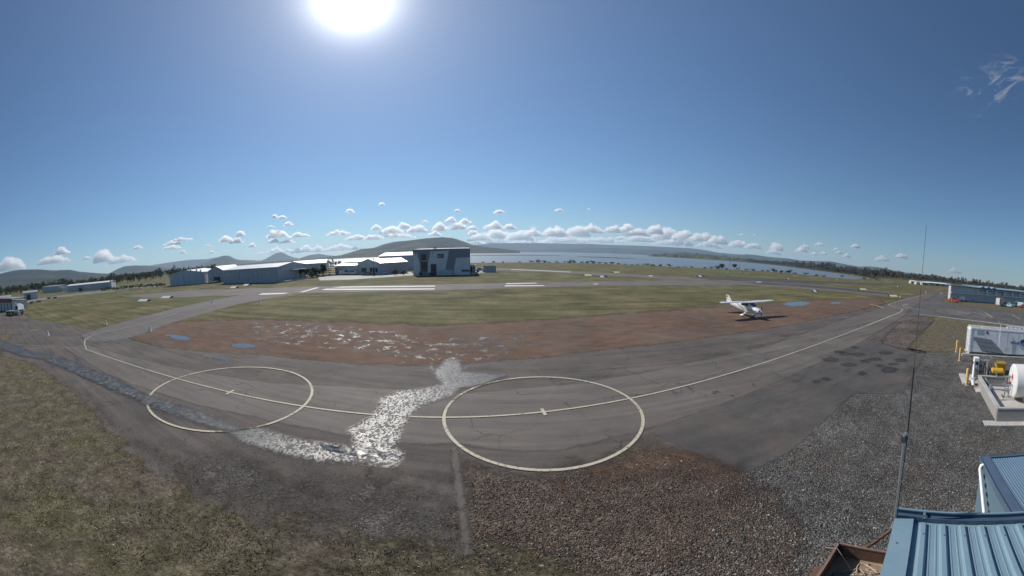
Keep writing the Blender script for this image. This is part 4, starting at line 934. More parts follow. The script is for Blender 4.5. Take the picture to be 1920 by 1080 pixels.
for u in (209, 548): MB().box((sx_(u), -0.2, sz_(256)), (0.45, 0.3, 0.3)).build('wall_lamp', dark_metal, t)

# ---- small white kiosk, container and utility beside it
t = thing('site_office', 'small pale cabin at the right corner of the charcoal hangar', 'cabin', G_(886, 510), 0.05)
MB().box((0, 1.2, 1.35), (2.4, 2.4, 2.5)).build('wall', clad_cream, t); MB().box((0, 1.2, 2.68), (2.8, 2.8, 0.14)).build('roof', roof_white, t)
MB().box((-0.5, -0.03, 1.1), (0.9, 0.08, 2.0)).build('door', dark_metal, t); MB().box((0.6, -0.03, 1.5), (0.8, 0.08, 0.7)).build('window', glass_m, t)
def container(name, label, loc, rz, L, Wd, Hh, mat, ribs=18):
    t = thing(name, label, 'container', loc, rz)
    MB().box((0, 0, Hh / 2 + 0.12), (L - 0.1, Wd - 0.1, Hh - 0.1)).build('body', mat, t)
    for sx in (-1, 1):
        for sy in (-1, 1): MB().box((sx * (L / 2 - 0.08), sy * (Wd / 2 - 0.08), Hh / 2 + 0.1), (0.18, 0.18, Hh)).build('corner_post', mat, t)
    for s in (-1, 1):
        MB().box((0, s * (Wd / 2 - 0.06), Hh + 0.05), (L, 0.14, 0.14)).build('top_rail', mat, t); MB().box((0, s * (Wd / 2 - 0.06), 0.12), (L, 0.14, 0.18)).build('bottom_rail', mat, t)
    for k in range(ribs):
        for s in (-1, 1): MB().box((-L / 2 + 0.35 + k * (L - 0.7) / (ribs - 1), s * (Wd / 2 - 0.035), Hh / 2 + 0.1), (0.12, 0.05, Hh - 0.3)).build('rib', mat, t)
    return t
p = G_(918, 511); container('shipping_container', 'grey shipping container right of the charcoal hangar', (p.x, p.y + 1.3, 0), 0.03, 5.2, 2.4, 2.5, clad_slate, 10)

# ---- far left sheds
t, L = gable('shed', 'long low shed with pale skillion roof at the end of the path', G_(127, 548), G_(207, 541), 10, 4.1, 4.9, 'x', clad_grey, roof_white)
for k in range(7):
    front_box(t, 'door_panel', L * (0.02 + k * 0.138), L * (0.14 + k * 0.138), 0.05, 3.3, (clad_green, clad_blue, clad_slate, clad_cream)[k % 4])
MB().box((L + 0.5, 0.6, 2.6), (1.0, 0.5, 5.2)).build('end_frame', white_trim, t)
t, L = gable('shed', 'squat pale green shed left of the long low one', G_(80, 549), G_(111, 547.5), 14, 4.6, 5.0, 'x', clad_green, roof_grey)
front_box(t, 'door', L * 0.1, L * 0.4, 0.05, 3.2, clad_green)
t, L = gable('shed', 'grey shed behind a car in the far left yard', pix_at(44, 552, 190).xy.to_3d(), pix_at(70, 549, 190).xy.to_3d(), 10, 3.8, 4.6, 'x', clad_grey, roof_grey)
front_box(t, 'door', L * 0.2, L * 0.5, 0.05, 2.8, dark_metal)
t, L = gable('shed', 'low dark shed at the far left edge of the yard', pix_at(0, 558, 170).xy.to_3d(), pix_at(20, 556, 170).xy.to_3d(), 8, 3.2, 4.0, 'x', clad_slate, roof_grey)
front_box(t, 'door', L * 0.2, L * 0.5, 0.05, 2.4, dark_metal)
t = thing('porch', 'small orange and white porch on the end of the long low shed', 'porch', G_(116, 547), 0.6)
for x in (-1.6, 0, 1.6): MB().box((x, 0, 1.3), (0.25, 0.25, 2.6)).build('post', paint('orange_post', (0.5, 0.22, 0.10), 0.6) if x == 0 else white_trim, t)
MB().box((0, 0.8, 2.7), (4.2, 2.4, 0.2)).build('roof', roof_white, t)
# red fronted shed cut by the left edge
red_m = paint('red_fascia', (0.20, 0.035, 0.035), 0.6)
p0 = G_(23.5, 584); dvec = Vector((-0.94, -0.34, 0)); o = Vector((p0.x, p0.y, 0))
t = thing('shed', 'white shed with deep red fascia behind the truck at the left edge', 'shed', o + dvec * 14, math.atan2(-dvec.y, -dvec.x))
MB().box((7, 3.0, 1.6), (14, 6, 3.3)).build('wall', clad_cream, t); MB().box((7, -0.12, 3.55), (14.2, 0.25, 1.35)).build('fascia', red_m, t)
MB().box((7, 3.0, 4.05), (14.0, 5.8, 0.2)).build('roof', roof_grey, t)
for k in range(4): MB().box((1.6 + k * 3.4, -0.05, 1.4), (3.0, 0.08, 2.7)).build('roller_door', clad_grey, t)
for k in range(5): MB().box((0.0 + k * 3.4 - 0.03, -0.1, 1.4), (0.25, 0.2, 2.8)).build('post', dark_metal, t)

# ---- long hangar row on the right
p0, p1 = G_(1783, 564), G_(1920, 571.5)
d = (p1 - p0).normalized(); o = Vector((p0.x, p0.y, 0)); rz = math.atan2(d.y, d.x)
t = thing('hangar_row', 'long two tier grey hangar row with white columns on the right', 'hangar', o, rz)
L = 62.0; Hb = 6.0
row_m = ribbed('row_cladding', (0.60, 0.615, 0.63), 0.3, 0.5); row_low = ribbed('row_cladding_low', (0.56, 0.575, 0.59), 0.3, 0.5)
MB().box((L / 2 + 0.5, 2.2, 1.6), (L - 1, 2.0, 3.6)).build('lower_wall', row_low, t); MB().box((L / 2 + 10, 10.7, 2.6), (L - 20, 13, 5.4)).build('rear_wall', row_low, t)
MB().box((L / 2 + 0.5, 2.6, 4.4), (L - 1, 1.4, 2.1)).build('upper_wall', row_m, t)
MB().box((L / 2, 0.5, 3.2), (L + 0.6, 1.6, 0.30)).build('ledge', white_trim, t)
rf = MB().slab([(-0.4, 0.3, Hb - 0.1), (L + 0.4, 0.3, Hb - 0.1), (L + 0.4, 3.4, Hb + 0.02), (-0.4, 3.4, Hb + 0.02)], 0.18).build('roof', ribbed('roof_blue', (0.24, 0.33, 0.40), 0.4, 0.4), t)
MB().slab([(19.6, 3.45, Hb + 0.04), (L + 0.4, 3.45, Hb + 0.04), (L + 0.4, 17.5, Hb + 0.4), (19.6, 17.5, Hb + 0.4)], 0.18).build('rear_roof', bpy.data.materials['roof_blue'], t)
MB().box((L / 2, 0.22, Hb - 0.18), (L + 0.8, 0.15, 0.32)).build('gutter', paint('gutter_blue', (0.10, 0.14, 0.18), 0.5), rf)
MB().box((-0.15, 0.9, 2.75), (0.7, 1.5, 5.6)).build('end_wall', paint('white_end', (0.55, 0.55, 0.54), 0.6), t)
MB().box((7.6, 1.6, 4.5), (14.6, 0.2, 2.25)).build('wall_panel', row_m, t)
for k in range(8):
    x = 15.2 + k * 5.9
    MB().box((x, 1.0, 4.25), (0.55, 1.0, 1.9)).build('column', white_trim, t)
    MB().box((x + 2.95, 1.9, 4.15), (5.1, 0.15, 1.5)).build('wall_panel', row_m, t); MB().box((x + 2.95, 1.78, 4.75), (5.1, 0.08, 0.22)).build('window', glass_m, t)
for k in range(9):
    MB().box((5.5 + k * 6.2, 1.13, 1.5), (5.6, 0.12, 2.9)).build('door_panel', row_low, t)
for k in range(3): MB().prism([(16.5 + k * 3.6, Hb + 0.0), (20.0 + k * 3.6, Hb + 0.0), (18.2 + k * 3.6, Hb + 0.75)], 1, 0.6, 3.2).build('roof_gable', bpy.data.materials['roof_blue'], rf)
for x in (24, 34, 44): MB().box((x, 0.1, Hb - 0.9), (0.25, 0.3, 0.5)).build('flood_lamp', white_trim, t)

# ---- far right airfield buildings
def hut(label, px, py, w, d, h, wall, roof, name='airfield_building'):
    p = G_(px, py); t, L = gable(name, label, Vector((p.x, p.y, 0)), Vector((p.x, p.y, 0)) + Vector((math.cos(-0.7), math.sin(-0.7), 0)) * w, d, h, h + 0.9, 'x', wall, roof)
    front_box(t, 'door', L * 0.42, L * 0.58, 0.05, min(2.4, h * 0.8), dark_metal); front_box(t, 'window', L * 0.12, L * 0.32, h * 0.35, h * 0.7, glass_m); front_box(t, 'window', L * 0.68, L * 0.88, h * 0.35, h * 0.7, glass_m)
hut('long white roofed airfield building near the right trees', 1740, 534.5, 26, 10, 2.6, clad_cream, roof_white)
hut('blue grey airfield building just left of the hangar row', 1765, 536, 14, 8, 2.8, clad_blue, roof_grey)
hut('small white hut at the end of the far taxiway', 1708, 531.5, 7, 5, 2.4, clad_cream, roof_white)
hut('second small white hut beyond the far taxiway', 1718, 533, 7, 5, 2.3, clad_cream, roof_zinc)
hut('squat white hut left of the long white roof', 1729, 534.3, 8, 6, 2.5, clad_cream, roof_white)

# ================================================================== vehicles
rubber = paint('tyre_rubber', (0.02, 0.02, 0.021), 0.8); rimm = paint('wheel_rim', (0.35, 0.36, 0.37), 0.4, 0.6)
def wheel(t, x, y, r, w=0.22):
    wh = MB().tube([(x, y - w / 2, r), (x, y + w / 2, r)], r, 14).build('wheel', rubber, t)
    MB().tube([(x, y - w / 2 - 0.01, r), (x, y + w / 2 + 0.01, r)], r * 0.55, 10).build('rim', rimm, wh)
def vehicle(name, label, loc, rz, style, col, group=None):
    """x is forward; outline extruded across the width, cabin glass set into it"""
    t = thing(name, label, {'pickup': 'pickup', 'van': 'van', 'car': 'car', 'suv': 'car', 'lorry': 'truck'}[style], loc, rz, group)
    bm_ = paint('car_paint_' + '_'.join('%02d' % int(c * 99) for c in col), col, 0.3, 0.0, 0.05, spec=0.6, coat=0.4)
    W_ = {'pickup': 1.8, 'van': 1.9, 'car': 1.75, 'suv': 1.85, 'lorry': 2.4}[style]
    prof = {'car': [(-2.1, .35), (2.1, .35), (2.15, .7), (1.1, .92), (.45, 1.42), (-1.0, 1.45), (-1.7, 1.0), (-2.15, .92)],
            'suv': [(-2.3, .4), (2.25, .4), (2.3, .85), (1.2, 1.05), (.6, 1.72), (-2.0, 1.75), (-2.3, 1.1)],
            'pickup': [(-2.6, .5), (2.5, .5), (2.55, .95), (1.5, 1.12), (.95, 1.72), (-.45, 1.74), (-.6, 1.1), (-2.6, 1.05)],
            'van': [(-2.4, .4), (2.4, .4), (2.45, .95), (1.95, 1.2), (1.3, 2.0), (-2.35, 2.05)],
            'lorry': [(0.6, .7), (2.6, .7), (2.65, 1.5), (2.45, 2.75), (1.0, 2.8), (0.6, 2.6)]}[style]
    MB().prism(prof, 1, -W_ / 2, W_ / 2).build('body', bm_, t)
    gl = {'car': [(.95, .97), (.42, 1.37), (-.98, 1.40), (-1.5, 1.0)], 'suv': [(1.05, 1.1), (.55, 1.66), (-1.9, 1.68), (-2.1, 1.15)],
          'pickup': [(1.38, 1.17), (.9, 1.66), (-.4, 1.68), (-.5, 1.17)], 'van': [(1.85, 1.28), (1.27, 1.93), (.3, 1.93), (.3, 1.25)], 'lorry': [(2.5, 1.65), (2.4, 2.55), (1.25, 2.55), (1.25, 1.65)]}[style]
    MB().prism(gl, 1, -W_ / 2 - 0.012, W_ / 2 + 0.012).build('side_window', glass_m, t)
    a, b = gl[0], gl[1]; n = Vector((b[1] - a[1], 0, -(b[0] - a[0]))).normalized() * 0.05
    MB().slab([Vector((a[0], -W_ / 2 + .12, a[1])) + n, Vector((a[0], W_ / 2 - .12, a[1])) + n, Vector((b[0], W_ / 2 - .2, b[1])) + n, Vector((b[0], -W_ / 2 + .2, b[1])) + n], 0.02).build('windscreen', glass_m, t)
    r = 0.5 if style == 'lorry' else 0.34
    xs = (1.35, -1.35) if style != 'lorry' else (1.5, -2.0, -3.2)
    for x in xs:
        for s in (-1, 1): wheel(t, x, s * (W_ / 2 - 0.12), r, 0.26)
    fx = max(q[0] for q in prof); fz = 0.75 if style != 'lorry' else 1.05
    for s in (-1, 1): MB().box((fx - 0.02, s * (W_ / 2 - 0.3), fz), (0.1, 0.34, 0.16)).build('headlight', white_trim, t)
    MB().box((fx, 0, 0.5 if style != 'lorry' else 0.8), (0.12, W_ * 0.96, 0.2)).build('bumper', dark_metal, t)
    if style == 'pickup': MB().box((-1.6, 0, 1.12), (1.9, W_ - 0.25, 0.06)).build('tray_cover', dark_metal, t)
    return t
# truck at the left edge
p = G_(40, 590.5); trk = vehicle('truck', 'white flat cab truck with crane arm at the far left edge', (p.x - 2.1, p.y - 1.4, 0), R(36), 'lorry', (0.72, 0.73, 0.74))
MB().box((-1.6, 0, 0.85), (4.6, 0.9, 0.25)).build('chassis', dark_metal, trk)
MB().box((-1.9, 0, 1.12), (4.2, 2.35, 0.22)).build('tray', grey_metal, trk)
MB().box((2.62, 0, 1.25), (0.08, 1.7, 0.42)).build('grille', dark_metal, trk)
MB().tube([(0.2, 0.2, 1.2), (0.1, 0.2, 3.0), (-0.5, 0.2, 3.6), (0.2, 0.1, 4.3)], [0.16, 0.14, 0.11, 0.08], 8).build('crane_arm', grey_metal, trk)
MB().box((1.5, 0, 2.95), (0.9, 1.6, 0.22)).build('roof_deflector', white_trim, trk)
for s in (-1, 1): MB().box((2.55, s * 1.38, 2.0), (0.1, 0.2, 0.5)).build('mirror', dark_metal, trk)
ang = math.atan2(-d.y, -d.x)
for (px, py, st, col, lab, rot) in ((1787.5, 566.5, 'pickup', (0.42, 0.06, 0.045), 'red pickup at the left end of the hangar row', ang - 1.0), (1799, 564.5, 'van', (0.75, 0.75, 0.74), 'white van second from the left before the hangar row', ang - 0.9),
        (1806.5, 565, 'car', (0.62, 0.63, 0.63), 'small pale car right beside the white van', ang - 1.2), (1815, 565, 'car', (0.07, 0.03, 0.03), 'dark maroon car before the hangar row', ang - 0.4), (1826, 565.5, 'car', (0.33, 0.32, 0.30), 'dusty grey car right of the maroon one', ang + 0.3),
        (1884.5, 574.5, 'suv', (0.30, 0.50, 0.56), 'light blue car next to the pale box trailer', ang - 1.1), (1889, 575.5, 'car', (0.45, 0.62, 0.66), 'pale blue car in front of the light blue one', ang - 1.3), (1897, 574.5, 'suv', (0.10, 0.13, 0.17), 'dark slate car between two pale blue vehicles', ang - 1.4),
        (1910, 575.5, 'van', (0.48, 0.66, 0.70), 'pale blue van at the right edge of the picture', ang - 1.2), (1919, 577.5, 'car', (0.30, 0.03, 0.04), 'crimson car cut by the right edge of the picture', ang - 1.2)):
    p = G_(px, py); vehicle({'pickup': 'pickup_truck', 'van': 'parked_van', 'car': 'parked_car', 'suv': 'parked_car'}[st], lab, (p.x, p.y, 0), rot, st, col, 'vehicles before the hangar row')
p = G_(1874.5, 574); t = container('box_trailer', 'pale weathered box trailer parked before the hangar row', (p.x, p.y, 0.35), ang, 3.0, 2.2, 2.6, paint('weathered_white', (0.56, 0.54, 0.50), 0.8, scale=1.5, vary=0.25, dirt=(0.30, 0.26, 0.22)), 7)
for s in (-1, 1): wheel(t, 0, s * 1.0, 0.33)
p = G_(1783.5, 567); t = thing('barrier', 'orange barrier post beside the red pickup', 'barrier', p, 0); MB().box((0, 0, 0.9), (0.5, 0.5, 1.8), taper=0.8).build('post', paint('safety_orange', (0.62, 0.17, 0.07), 0.6), t); MB().box((0, 0, 0.05), (0.9, 0.9, 0.1)).build('base', dark_metal, t)
p = G_(902, 510); vehicle('utility_truck', 'white utility beside the grey container', (p.x, p.y, 0), 2.9, 'pickup', (0.75, 0.75, 0.74))
for (px, py, st, col, lab, rot) in ((646, 515.5, 'van', (0.55, 0.57, 0.58), 'silver van by the lean hangar', 0.3), (661, 515.5, 'suv', (0.70, 0.70, 0.69), 'white car left of the gabled hangar', 2.8), (720, 514.5, 'car', (0.65, 0.65, 0.64), 'white car before the slate wing', 0.2), (688, 516.5, 'car', (0.09, 0.10, 0.12), 'dark car before the gabled hangar windows', 3.0),
        (568, 521, 'car', (0.60, 0.62, 0.63), 'silver car under the car park trees', 0.4), (580, 519, 'car', (0.72, 0.72, 0.71), 'white car in the middle of the car park', 0.5), (590, 519.5, 'suv', (0.06, 0.07, 0.08), 'black car at the right end of the car park', 0.4), (401, 530.5, 'car', (0.72, 0.72, 0.71), 'white car between the two left hangars', 1.2), (57, 549, 'suv', (0.30, 0.32, 0.34), 'grey car in the far left yard', 0.5)):
    p = G_(px, py); vehicle('parked_car' if st != 'van' else 'parked_van', lab, (p.x, p.y, 0), rot, st, col, 'cars parked among the hangars')
# yellow banded trailer stack by the car park
t = thing('pallet_stack', 'stack of yellow framed pallets behind the car park', 'pallets', G_(618, 516), 0.1)
for k in range(4):
    q = MB().box((0, 0, 0.5 + k * 0.85), (8.4, 2.0, 0.16)).build('pallet', paint('pallet_yellow', (0.62, 0.56, 0.36), 0.7), t)
    for x in (-3.6, 0, 3.6): MB().box((x, 0, 0.22 + k * 0.85), (0.25, 1.8, 0.44)).build('block', paint('timber_dark', (0.16, 0.12, 0.08), 0.8), q)
# excavator arm shape and plant by the slate wing
t = thing('loader', 'small dark loader with a round bucket beside the slate wing', 'loader', G_(733, 513.5), 0.4)
MB().box((0, 0, 0.9), (2.6, 1.4, 0.8)).build('body', paint('loader_yellow', (0.50, 0.42, 0.22), 0.6), t); MB().box((-0.3, 0, 1.8), (1.1, 1.2, 1.1), taper=0.85).build('cab', glass_m, t)
MB().tube([(1.0, 0, 1.2), (1.8, 0, 2.2), (2.6, 0, 0.8)], 0.14, 6).build('arm', dark_metal, t); MB().prism([(2.2, 0.1), (3.2, 0.1), (3.0, 0.9), (2.5, 0.9)], 1, -0.8, 0.8).build('bucket', dark_metal, t)
for x in (-0.8, 0.8):
    for s in (-0.7, 0.7): wheel(t, x, s, 0.45, 0.3)
# trees by the car park and nursery hedge
for i, (px, py, h, w) in enumerate(((566, 523, 4.2, 4.4), (576, 521, 3.6, 4.0), (587, 520.5, 4.4, 4.8), (598, 519, 3.4, 3.6), (606, 517.5, 5.5, 4.2), (742, 516, 2.0, 2.2), (756, 515.5, 1.8, 2.0), (702, 517.5, 1.6, 2.4), (790, 517.5, 1.4, 2.0), (806, 517.3, 1.3, 1.8))):
    lab = ['rounded tree at the left end of the car park', 'second rounded tree in the car park row', 'tallest rounded tree in the car park row', 'fourth rounded tree in the car park row', 'slim dark tree behind the pallet stack', 'dark bush left of the slate wing corner', 'small dark bush by the slate wing', 'low bush before the gabled hangar', 'small shrub at the foot of the charcoal hangar', 'second shrub at the foot of the charcoal hangar'][i]
    make_tree('garden_tree' if h > 3 else 'garden_shrub', lab, h, w, 320, leaf_dark if i % 2 else leaf_mid, 300 + i, G_(px, py), h * 0.09, 'garden trees among the hangars', 0.25 if h > 3 else 0.05, 'tree' if h > 3 else 'shrub')
rnd = random.Random(77)
for i in range(30):
    u = i / 29; px = 190 + 118 * u + rnd.uniform(-1, 1); py = 546 - 9.0 * u
    make_tree('nursery_bush', '%s dark clipped bush of the nursery row left of the blue grey hangar' % ordinal(i + 1), rnd.uniform(1.6, 2.4), rnd.uniform(2.2, 3.0), 90, leaf_dark, 400 + i, G_(px, py), 0.24, 'nursery row of clipped bushes', 0.02, 'bush')
tag(strip([(q.x, q.y) for q in (G_(186, 544.6), G_(250, 540.0), G_(300, 536.8))], 4.5, 0.05).build('nursery_bed', paint('netting', (0.24, 0.27, 0.28), 0.7, scale=0.5), fix=False), 'pale netted nursery bed behind the clipped bushes', None, None, 'structure')
# lamp pole and hedge on the far left
t = thing('lamp_pole', 'thin white lamp pole above the red fascia shed', 'pole', G_(36, 566), 0)
MB().tube([(0, 0, 0), (0, 0, 4.6)], [0.09, 0.06], 8).build('pole', white_trim, t); MB().box((0.25, 0, 4.6), (0.9, 0.3, 0.14)).build('lamp_head', white_trim, t)
t = thing('water_tank', 'squat grey tank beside the far left path', 'tank', G_(55, 560), 0)
MB().tube([(0, 0, 0), (0, 0, 1.7), (0, 0, 1.9)], [2.6, 2.6, 1.2], 18).build('tank_body', clad_slate, t); MB().tube([(0, 0, 1.85), (0, 0, 2.1)], 0.4, 10).build('lid', grey_metal, t)
for px, py, lab in ((48, 553, 'pale post left of the far path'), (60, 556, 'pale topped post beside the squat tank'), (105, 553.5, 'white marker post above the far path')):
    t = thing('marker_post', lab, 'post', G_(px, py), 0); MB().tube([(0, 0, 0), (0, 0, 1.4)], 0.12, 8).build('post', white_trim, t); MB().box((0, 0, 1.5), (0.5, 0.4, 0.35)).build('cap', white_trim, t)
t = make_tree('garden_tree', 'pale round topped little tree beside the far path', 3.4, 2.8, 260, leaf_grey, 520, G_(152, 551), 0.35, None, 0.35)
for i, (px, py) in enumerate(((92, 561), (104, 559.5), (60, 569), (72, 567))):
    make_tree('path_bush', 'low dark bush, %s along the near side of the far path' % ordinal(i + 1), 0.9, 3.2, 160, leaf_dark, 530 + i, G_(px, py), 0.22, 'bushes along the far path', 0.02, 'bush')
# ================================================================== light aircraft
ac_white = paint('aircraft_white', (0.82, 0.82, 0.81), 0.28, 0, 0.03, coat=0.5)
ac_dark = paint('aircraft_dark_blue', (0.03, 0.04, 0.07), 0.4)
plane = thing('light_aircraft', 'white high wing single propeller aeroplane parked on the red earth', 'aeroplane', (34.3, 38.5, 0), R(180 + 2))
plane.scale = (1, 1, 0.90)
def ring(y, hw, z0, z1, n=20, e=2.8):
    out = []
    for k in range(n):
        a = 2 * math.pi * k / n; c, s = math.cos(a), math.sin(a)
        out.append((hw * math.copysign(abs(c) ** (2 / e), c), y, (z0 + z1) / 2 + (z1 - z0) / 2 * math.copysign(abs(s) ** (2 / e), s)))
    return out
FUS = [(2.78, .26, .98, 1.38), (2.68, .44, .84, 1.50), (2.3, .53, .72, 1.60), (1.7, .56, .66, 1.68), (1.32, .57, .62, 1.74), (0.62, .57, .60, 2.26), (-0.4, .57, .60, 2.30), (-1.25, .54, .64, 2.22), (-1.9, .44, .78, 1.95), (-3.0, .31, 1.00, 1.76), (-4.2, .19, 1.18, 1.66), (-5.2, .09, 1.32, 1.60), (-5.55, .04, 1.40, 1.56)]
b = MB(); b.loft([ring(*q) for q in FUS]); fus = b.build('fuselage', ac_white, plane, True)
MB().tube([(0, 2.76, 1.18), (0, 2.95, 1.18), (0, 3.12, 1.18)], [0.22, 0.17, 0.03], 14).build('spinner', ac_white, plane, True)
pr = MB()
for s in (1, -1):
    pr.loft([[(x * w, 2.9 + yy, 1.18 + s * z) for x, yy in ((-1, -.015), (1, .015), (1, .035), (-1, .005))] for z, w in ((0.05, .06), (0.45, .095), (0.9, .07), (1.0, .03))])
pr.build('propeller', ac_dark, plane)
for s in (-1, 1):
    MB().box((s * 0.25, 2.79, 1.25), (0.22, 0.06, 0.16)).build('air_intake', ac_dark, fus)
def aerofoil(x, y0, chord, z, th):
    return [(x, y0 - chord * c, z + th * chord * t) for c, t in ((0, 0), (.06, .055), (.25, .085), (.55, .065), (1, .0), (.55, -.015), (.25, -.03), (.06, -.025))]
for s in (-1, 1):
    w = MB(); w.loft([aerofoil(s * 0.02, 0.62, 1.63, 2.27, 1.0), aerofoil(s * 2.9, 0.62, 1.63, 2.34, 1.0), aerofoil(s * 5.2, 0.50, 1.18, 2.42, 1.0), aerofoil(s * 5.48, 0.36, 0.85, 2.46, 0.6)])
    wg = w.build('wing', ac_white, plane, True)
    MB().slab([(s * 0.8, -0.62, 2.335), (s * 2.8, -0.62, 2.375), (s * 2.8, -1.0, 2.345), (s * 0.8, -1.0, 2.30)], 0.015).build('flap', paint('flap_grey', (0.70, 0.70, 0.69), 0.4), wg)
    MB().slab([(s * 2.95, -0.60, 2.385), (s * 5.1, -0.42, 2.455), (s * 5.1, -0.68, 2.43), (s * 2.95, -0.98, 2.352)], 0.012).build('aileron', bpy.data.materials['flap_grey'], wg)
    MB().bar((s * 0.55, 0.15, 0.82), (s * 2.55, -0.02, 2.28), 0.05, 0.14, (0, 1, 0)).build('wing_strut', ac_white, plane)
    MB().bar((s * 0.42, 0.02, 0.72), (s * 1.28, -0.05, 0.32), 0.06, 0.17, (0, 1, 0)).build('landing_gear_leg', ac_white, plane)
    gp = MB(); gp.loft([[(s * 1.32 + q[0], y, 0.27 + q[1]) for q in [(0.12 * k * math.cos(a * math.pi / 5), 0.19 * k * math.sin(a * math.pi / 5)) for a in range(10)]] for y, k in ((0.42, .15), (0.33, .7), (0.08, 1.0), (-0.25, .8), (-0.55, .1))])
    sp = gp.build('wheel_fairing', ac_white, plane, True)
    MB().tube([(s * 1.32 - .07, 0.05, 0.2), (s * 1.32 + .07, 0.05, 0.2)], 0.2, 14).build('tyre', rubber, sp)
    MB().slab([(s * 0.585, 0.60, 1.72), (s * 0.585, -0.35, 1.72), (s * 0.575, -0.35, 2.14), (s * 0.575, 0.35, 2.14)], 0.02).build('side_window', glass_m, plane)
    MB().slab([(s * 0.578, -0.45, 1.72), (s * 0.54, -1.25, 1.74), (s * 0.535, -1.1, 2.08), (s * 0.57, -0.45, 2.14)], 0.02).build('side_window', glass_m, plane)
    MB().slab([(s * 0.592, 0.62, 0.78), (s * 0.592, -0.38, 0.78), (s * 0.592, -0.38, 1.68), (s * 0.592, 0.62, 1.68)], 0.006).build('cabin_door', ac_white, plane)
    MB().slab([(s * 0.595, 2.3, 1.12), (s * 0.600, 0.3, 1.16), (s * 0.600, 0.3, 1.24), (s * 0.595, 2.3, 1.22)], 0.008).build('stripe', ac_dark, plane)
    st = MB(); st.loft([[(s * x, y0 - c * ch, 1.52 + tt) for c, tt in ((0, 0), (.3, .035), (1, 0), (.3, -.035))] for x, y0, ch in ((0.05, -4.35, 1.15), (1.65, -4.62, 0.78), (1.75, -4.72, 0.6))]); st.build('tailplane', ac_white, plane)
    MB().slab([(s * 0.335, -2.3, 1.30), (s * 0.26, -3.1, 1.34), (s * 0.262, -3.1, 1.48), (s * 0.337, -2.3, 1.46)], 0.01).build('registration_marking', ac_dark, plane)
MB().slab([(-.50, 1.34, 1.76), (.50, 1.34, 1.76), (.50, 0.66, 2.25), (-.50, 0.66, 2.25)], 0.02).build('windscreen', glass_m, plane)
MB().slab([(.40, -1.3, 2.22), (-.40, -1.3, 2.22), (-.34, -1.85, 1.98), (.34, -1.85, 1.98)], -0.02).build('rear_window', glass_m, plane)
fn = MB(); fn.loft([[(x * t_, y0 - c * ch, z) for c, x in ((0, 0), (.3, 1), (1, 0.2), (.3, -1))] for z, y0, ch, t_ in ((1.58, -3.2, 2.35, .05), (1.75, -4.0, 1.5, .05), (2.2, -4.4, 1.12, .045), (2.75, -4.95, .78, .03), (2.80, -5.05, .62, .02))])
fin = fn.build('tail_fin', ac_white, plane)
MB().tube([(-0.06, -5.35, 2.55), (0.06, -5.35, 2.55)], 0.13, 14).build('emblem', ac_dark, fin)
ng = MB().tube([(0, 1.75, 0.75), (0, 1.82, 0.3)], 0.05, 8).build('nose_gear_leg', ac_white, plane)
gp = MB(); gp.loft([[(q[0], 1.82 + y, 0.24 + q[1]) for q in [(0.11 * k * math.cos(a * math.pi / 5), 0.17 * k * math.sin(a * math.pi / 5)) for a in range(10)]] for y, k in ((0.38, .15), (0.28, .7), (0.05, 1.0), (-0.22, .8), (-0.48, .1))])
sp = gp.build('wheel_fairing', ac_white, plane, True); MB().tube([(-.06, 1.84, 0.17), (.06, 1.84, 0.17)], 0.17, 12).build('tyre', rubber, sp)
for y in (0.1, -0.6): MB().tube([(0, y, 2.3), (0, y - 0.25, 2.9)], [0.02, 0.008], 6).build('aerial', ac_white, plane)

# ================================================================== fuel installation
e1 = Vector((0.95, 0.31, 0)).normalized(); e2 = Vector((0.31, -0.95, 0)).normalized(); e2r = math.atan2(e2.y, e2.x)
# container: x to the right along e2, y away along e1
cbase = pix(1816, 665)
ct = thing('fuel_container', 'white fuel container with blue globe logo on the right', 'container', (cbase.x, cbase.y, 0), e2r)
cw = paint('container_white', (0.80, 0.82, 0.84), 0.45, scale=1.0, vary=0.06, dirt=(0.42, 0.42, 0.40)); cs = paint('container_frame', (0.84, 0.85, 0.85), 0.45, scale=1.5)
CL, CD, CH = 9.2, 2.44, 2.75
MB().box((CL / 2, CD / 2 + 0.06, CH / 2 + 0.2), (CL - 0.2, CD - 0.1, CH - 0.12)).build('body', cw, ct)
for x in (0.09, CL - 0.09):
    for y in (0.09, CD - 0.09): MB().box((x, y, CH / 2 + 0.16), (0.18, 0.18, CH + 0.1)).build('corner_post', cs, ct)
for y in (0.07, CD - 0.07):
    MB().box((CL / 2, y, CH + 0.22), (CL - 0.1, 0.14, 0.16)).build('top_rail', cs, ct); MB().box((CL / 2, y, 0.2), (CL - 0.1, 0.14, 0.2)).build('bottom_rail', dark_metal, ct)
MB().box((-0.06, CD / 2, CH / 2 + 0.2), (0.1, CD - 0.3, CH - 0.25)).build('end_door', cs, ct)
for y in (0.75, 1.7): MB().tube([(-0.14, y, 0.4), (-0.14, y, CH)], 0.03, 6).build('lock_rod', steel, ct)
for k in range(6):
    MB().box((0.5 + (k + 0.5) * 1.4, 0.045, CH / 2 + 0.2), (1.36, 0.06, CH - 0.35)).build('side_panel', cw, ct)
rf_m = paint('dirty_roof', (0.33, 0.34, 0.35), 0.6, scale=2.5, vary=0.5, dirt=(0.55, 0.56, 0.57))
rfp = MB().box((CL / 2, CD / 2, CH + 0.27), (CL - 0.35, CD - 0.3, 0.05)).build('roof', rf_m, ct)
for x0 in (1.7,):
    MB().box((x0, 0.75, CH + 0.34), (0.55, 0.22, 0.1)).build('roof_hatch', white_trim, rfp)
wk = MB()
for z in (0.35, 0.55):
    wk.box((7.0, CD - 0.35, CH + z), (4.2, 0.08, 0.07)); wk.box((7.0, CD - 0.95, CH + z), (4.2, 0.08, 0.07))
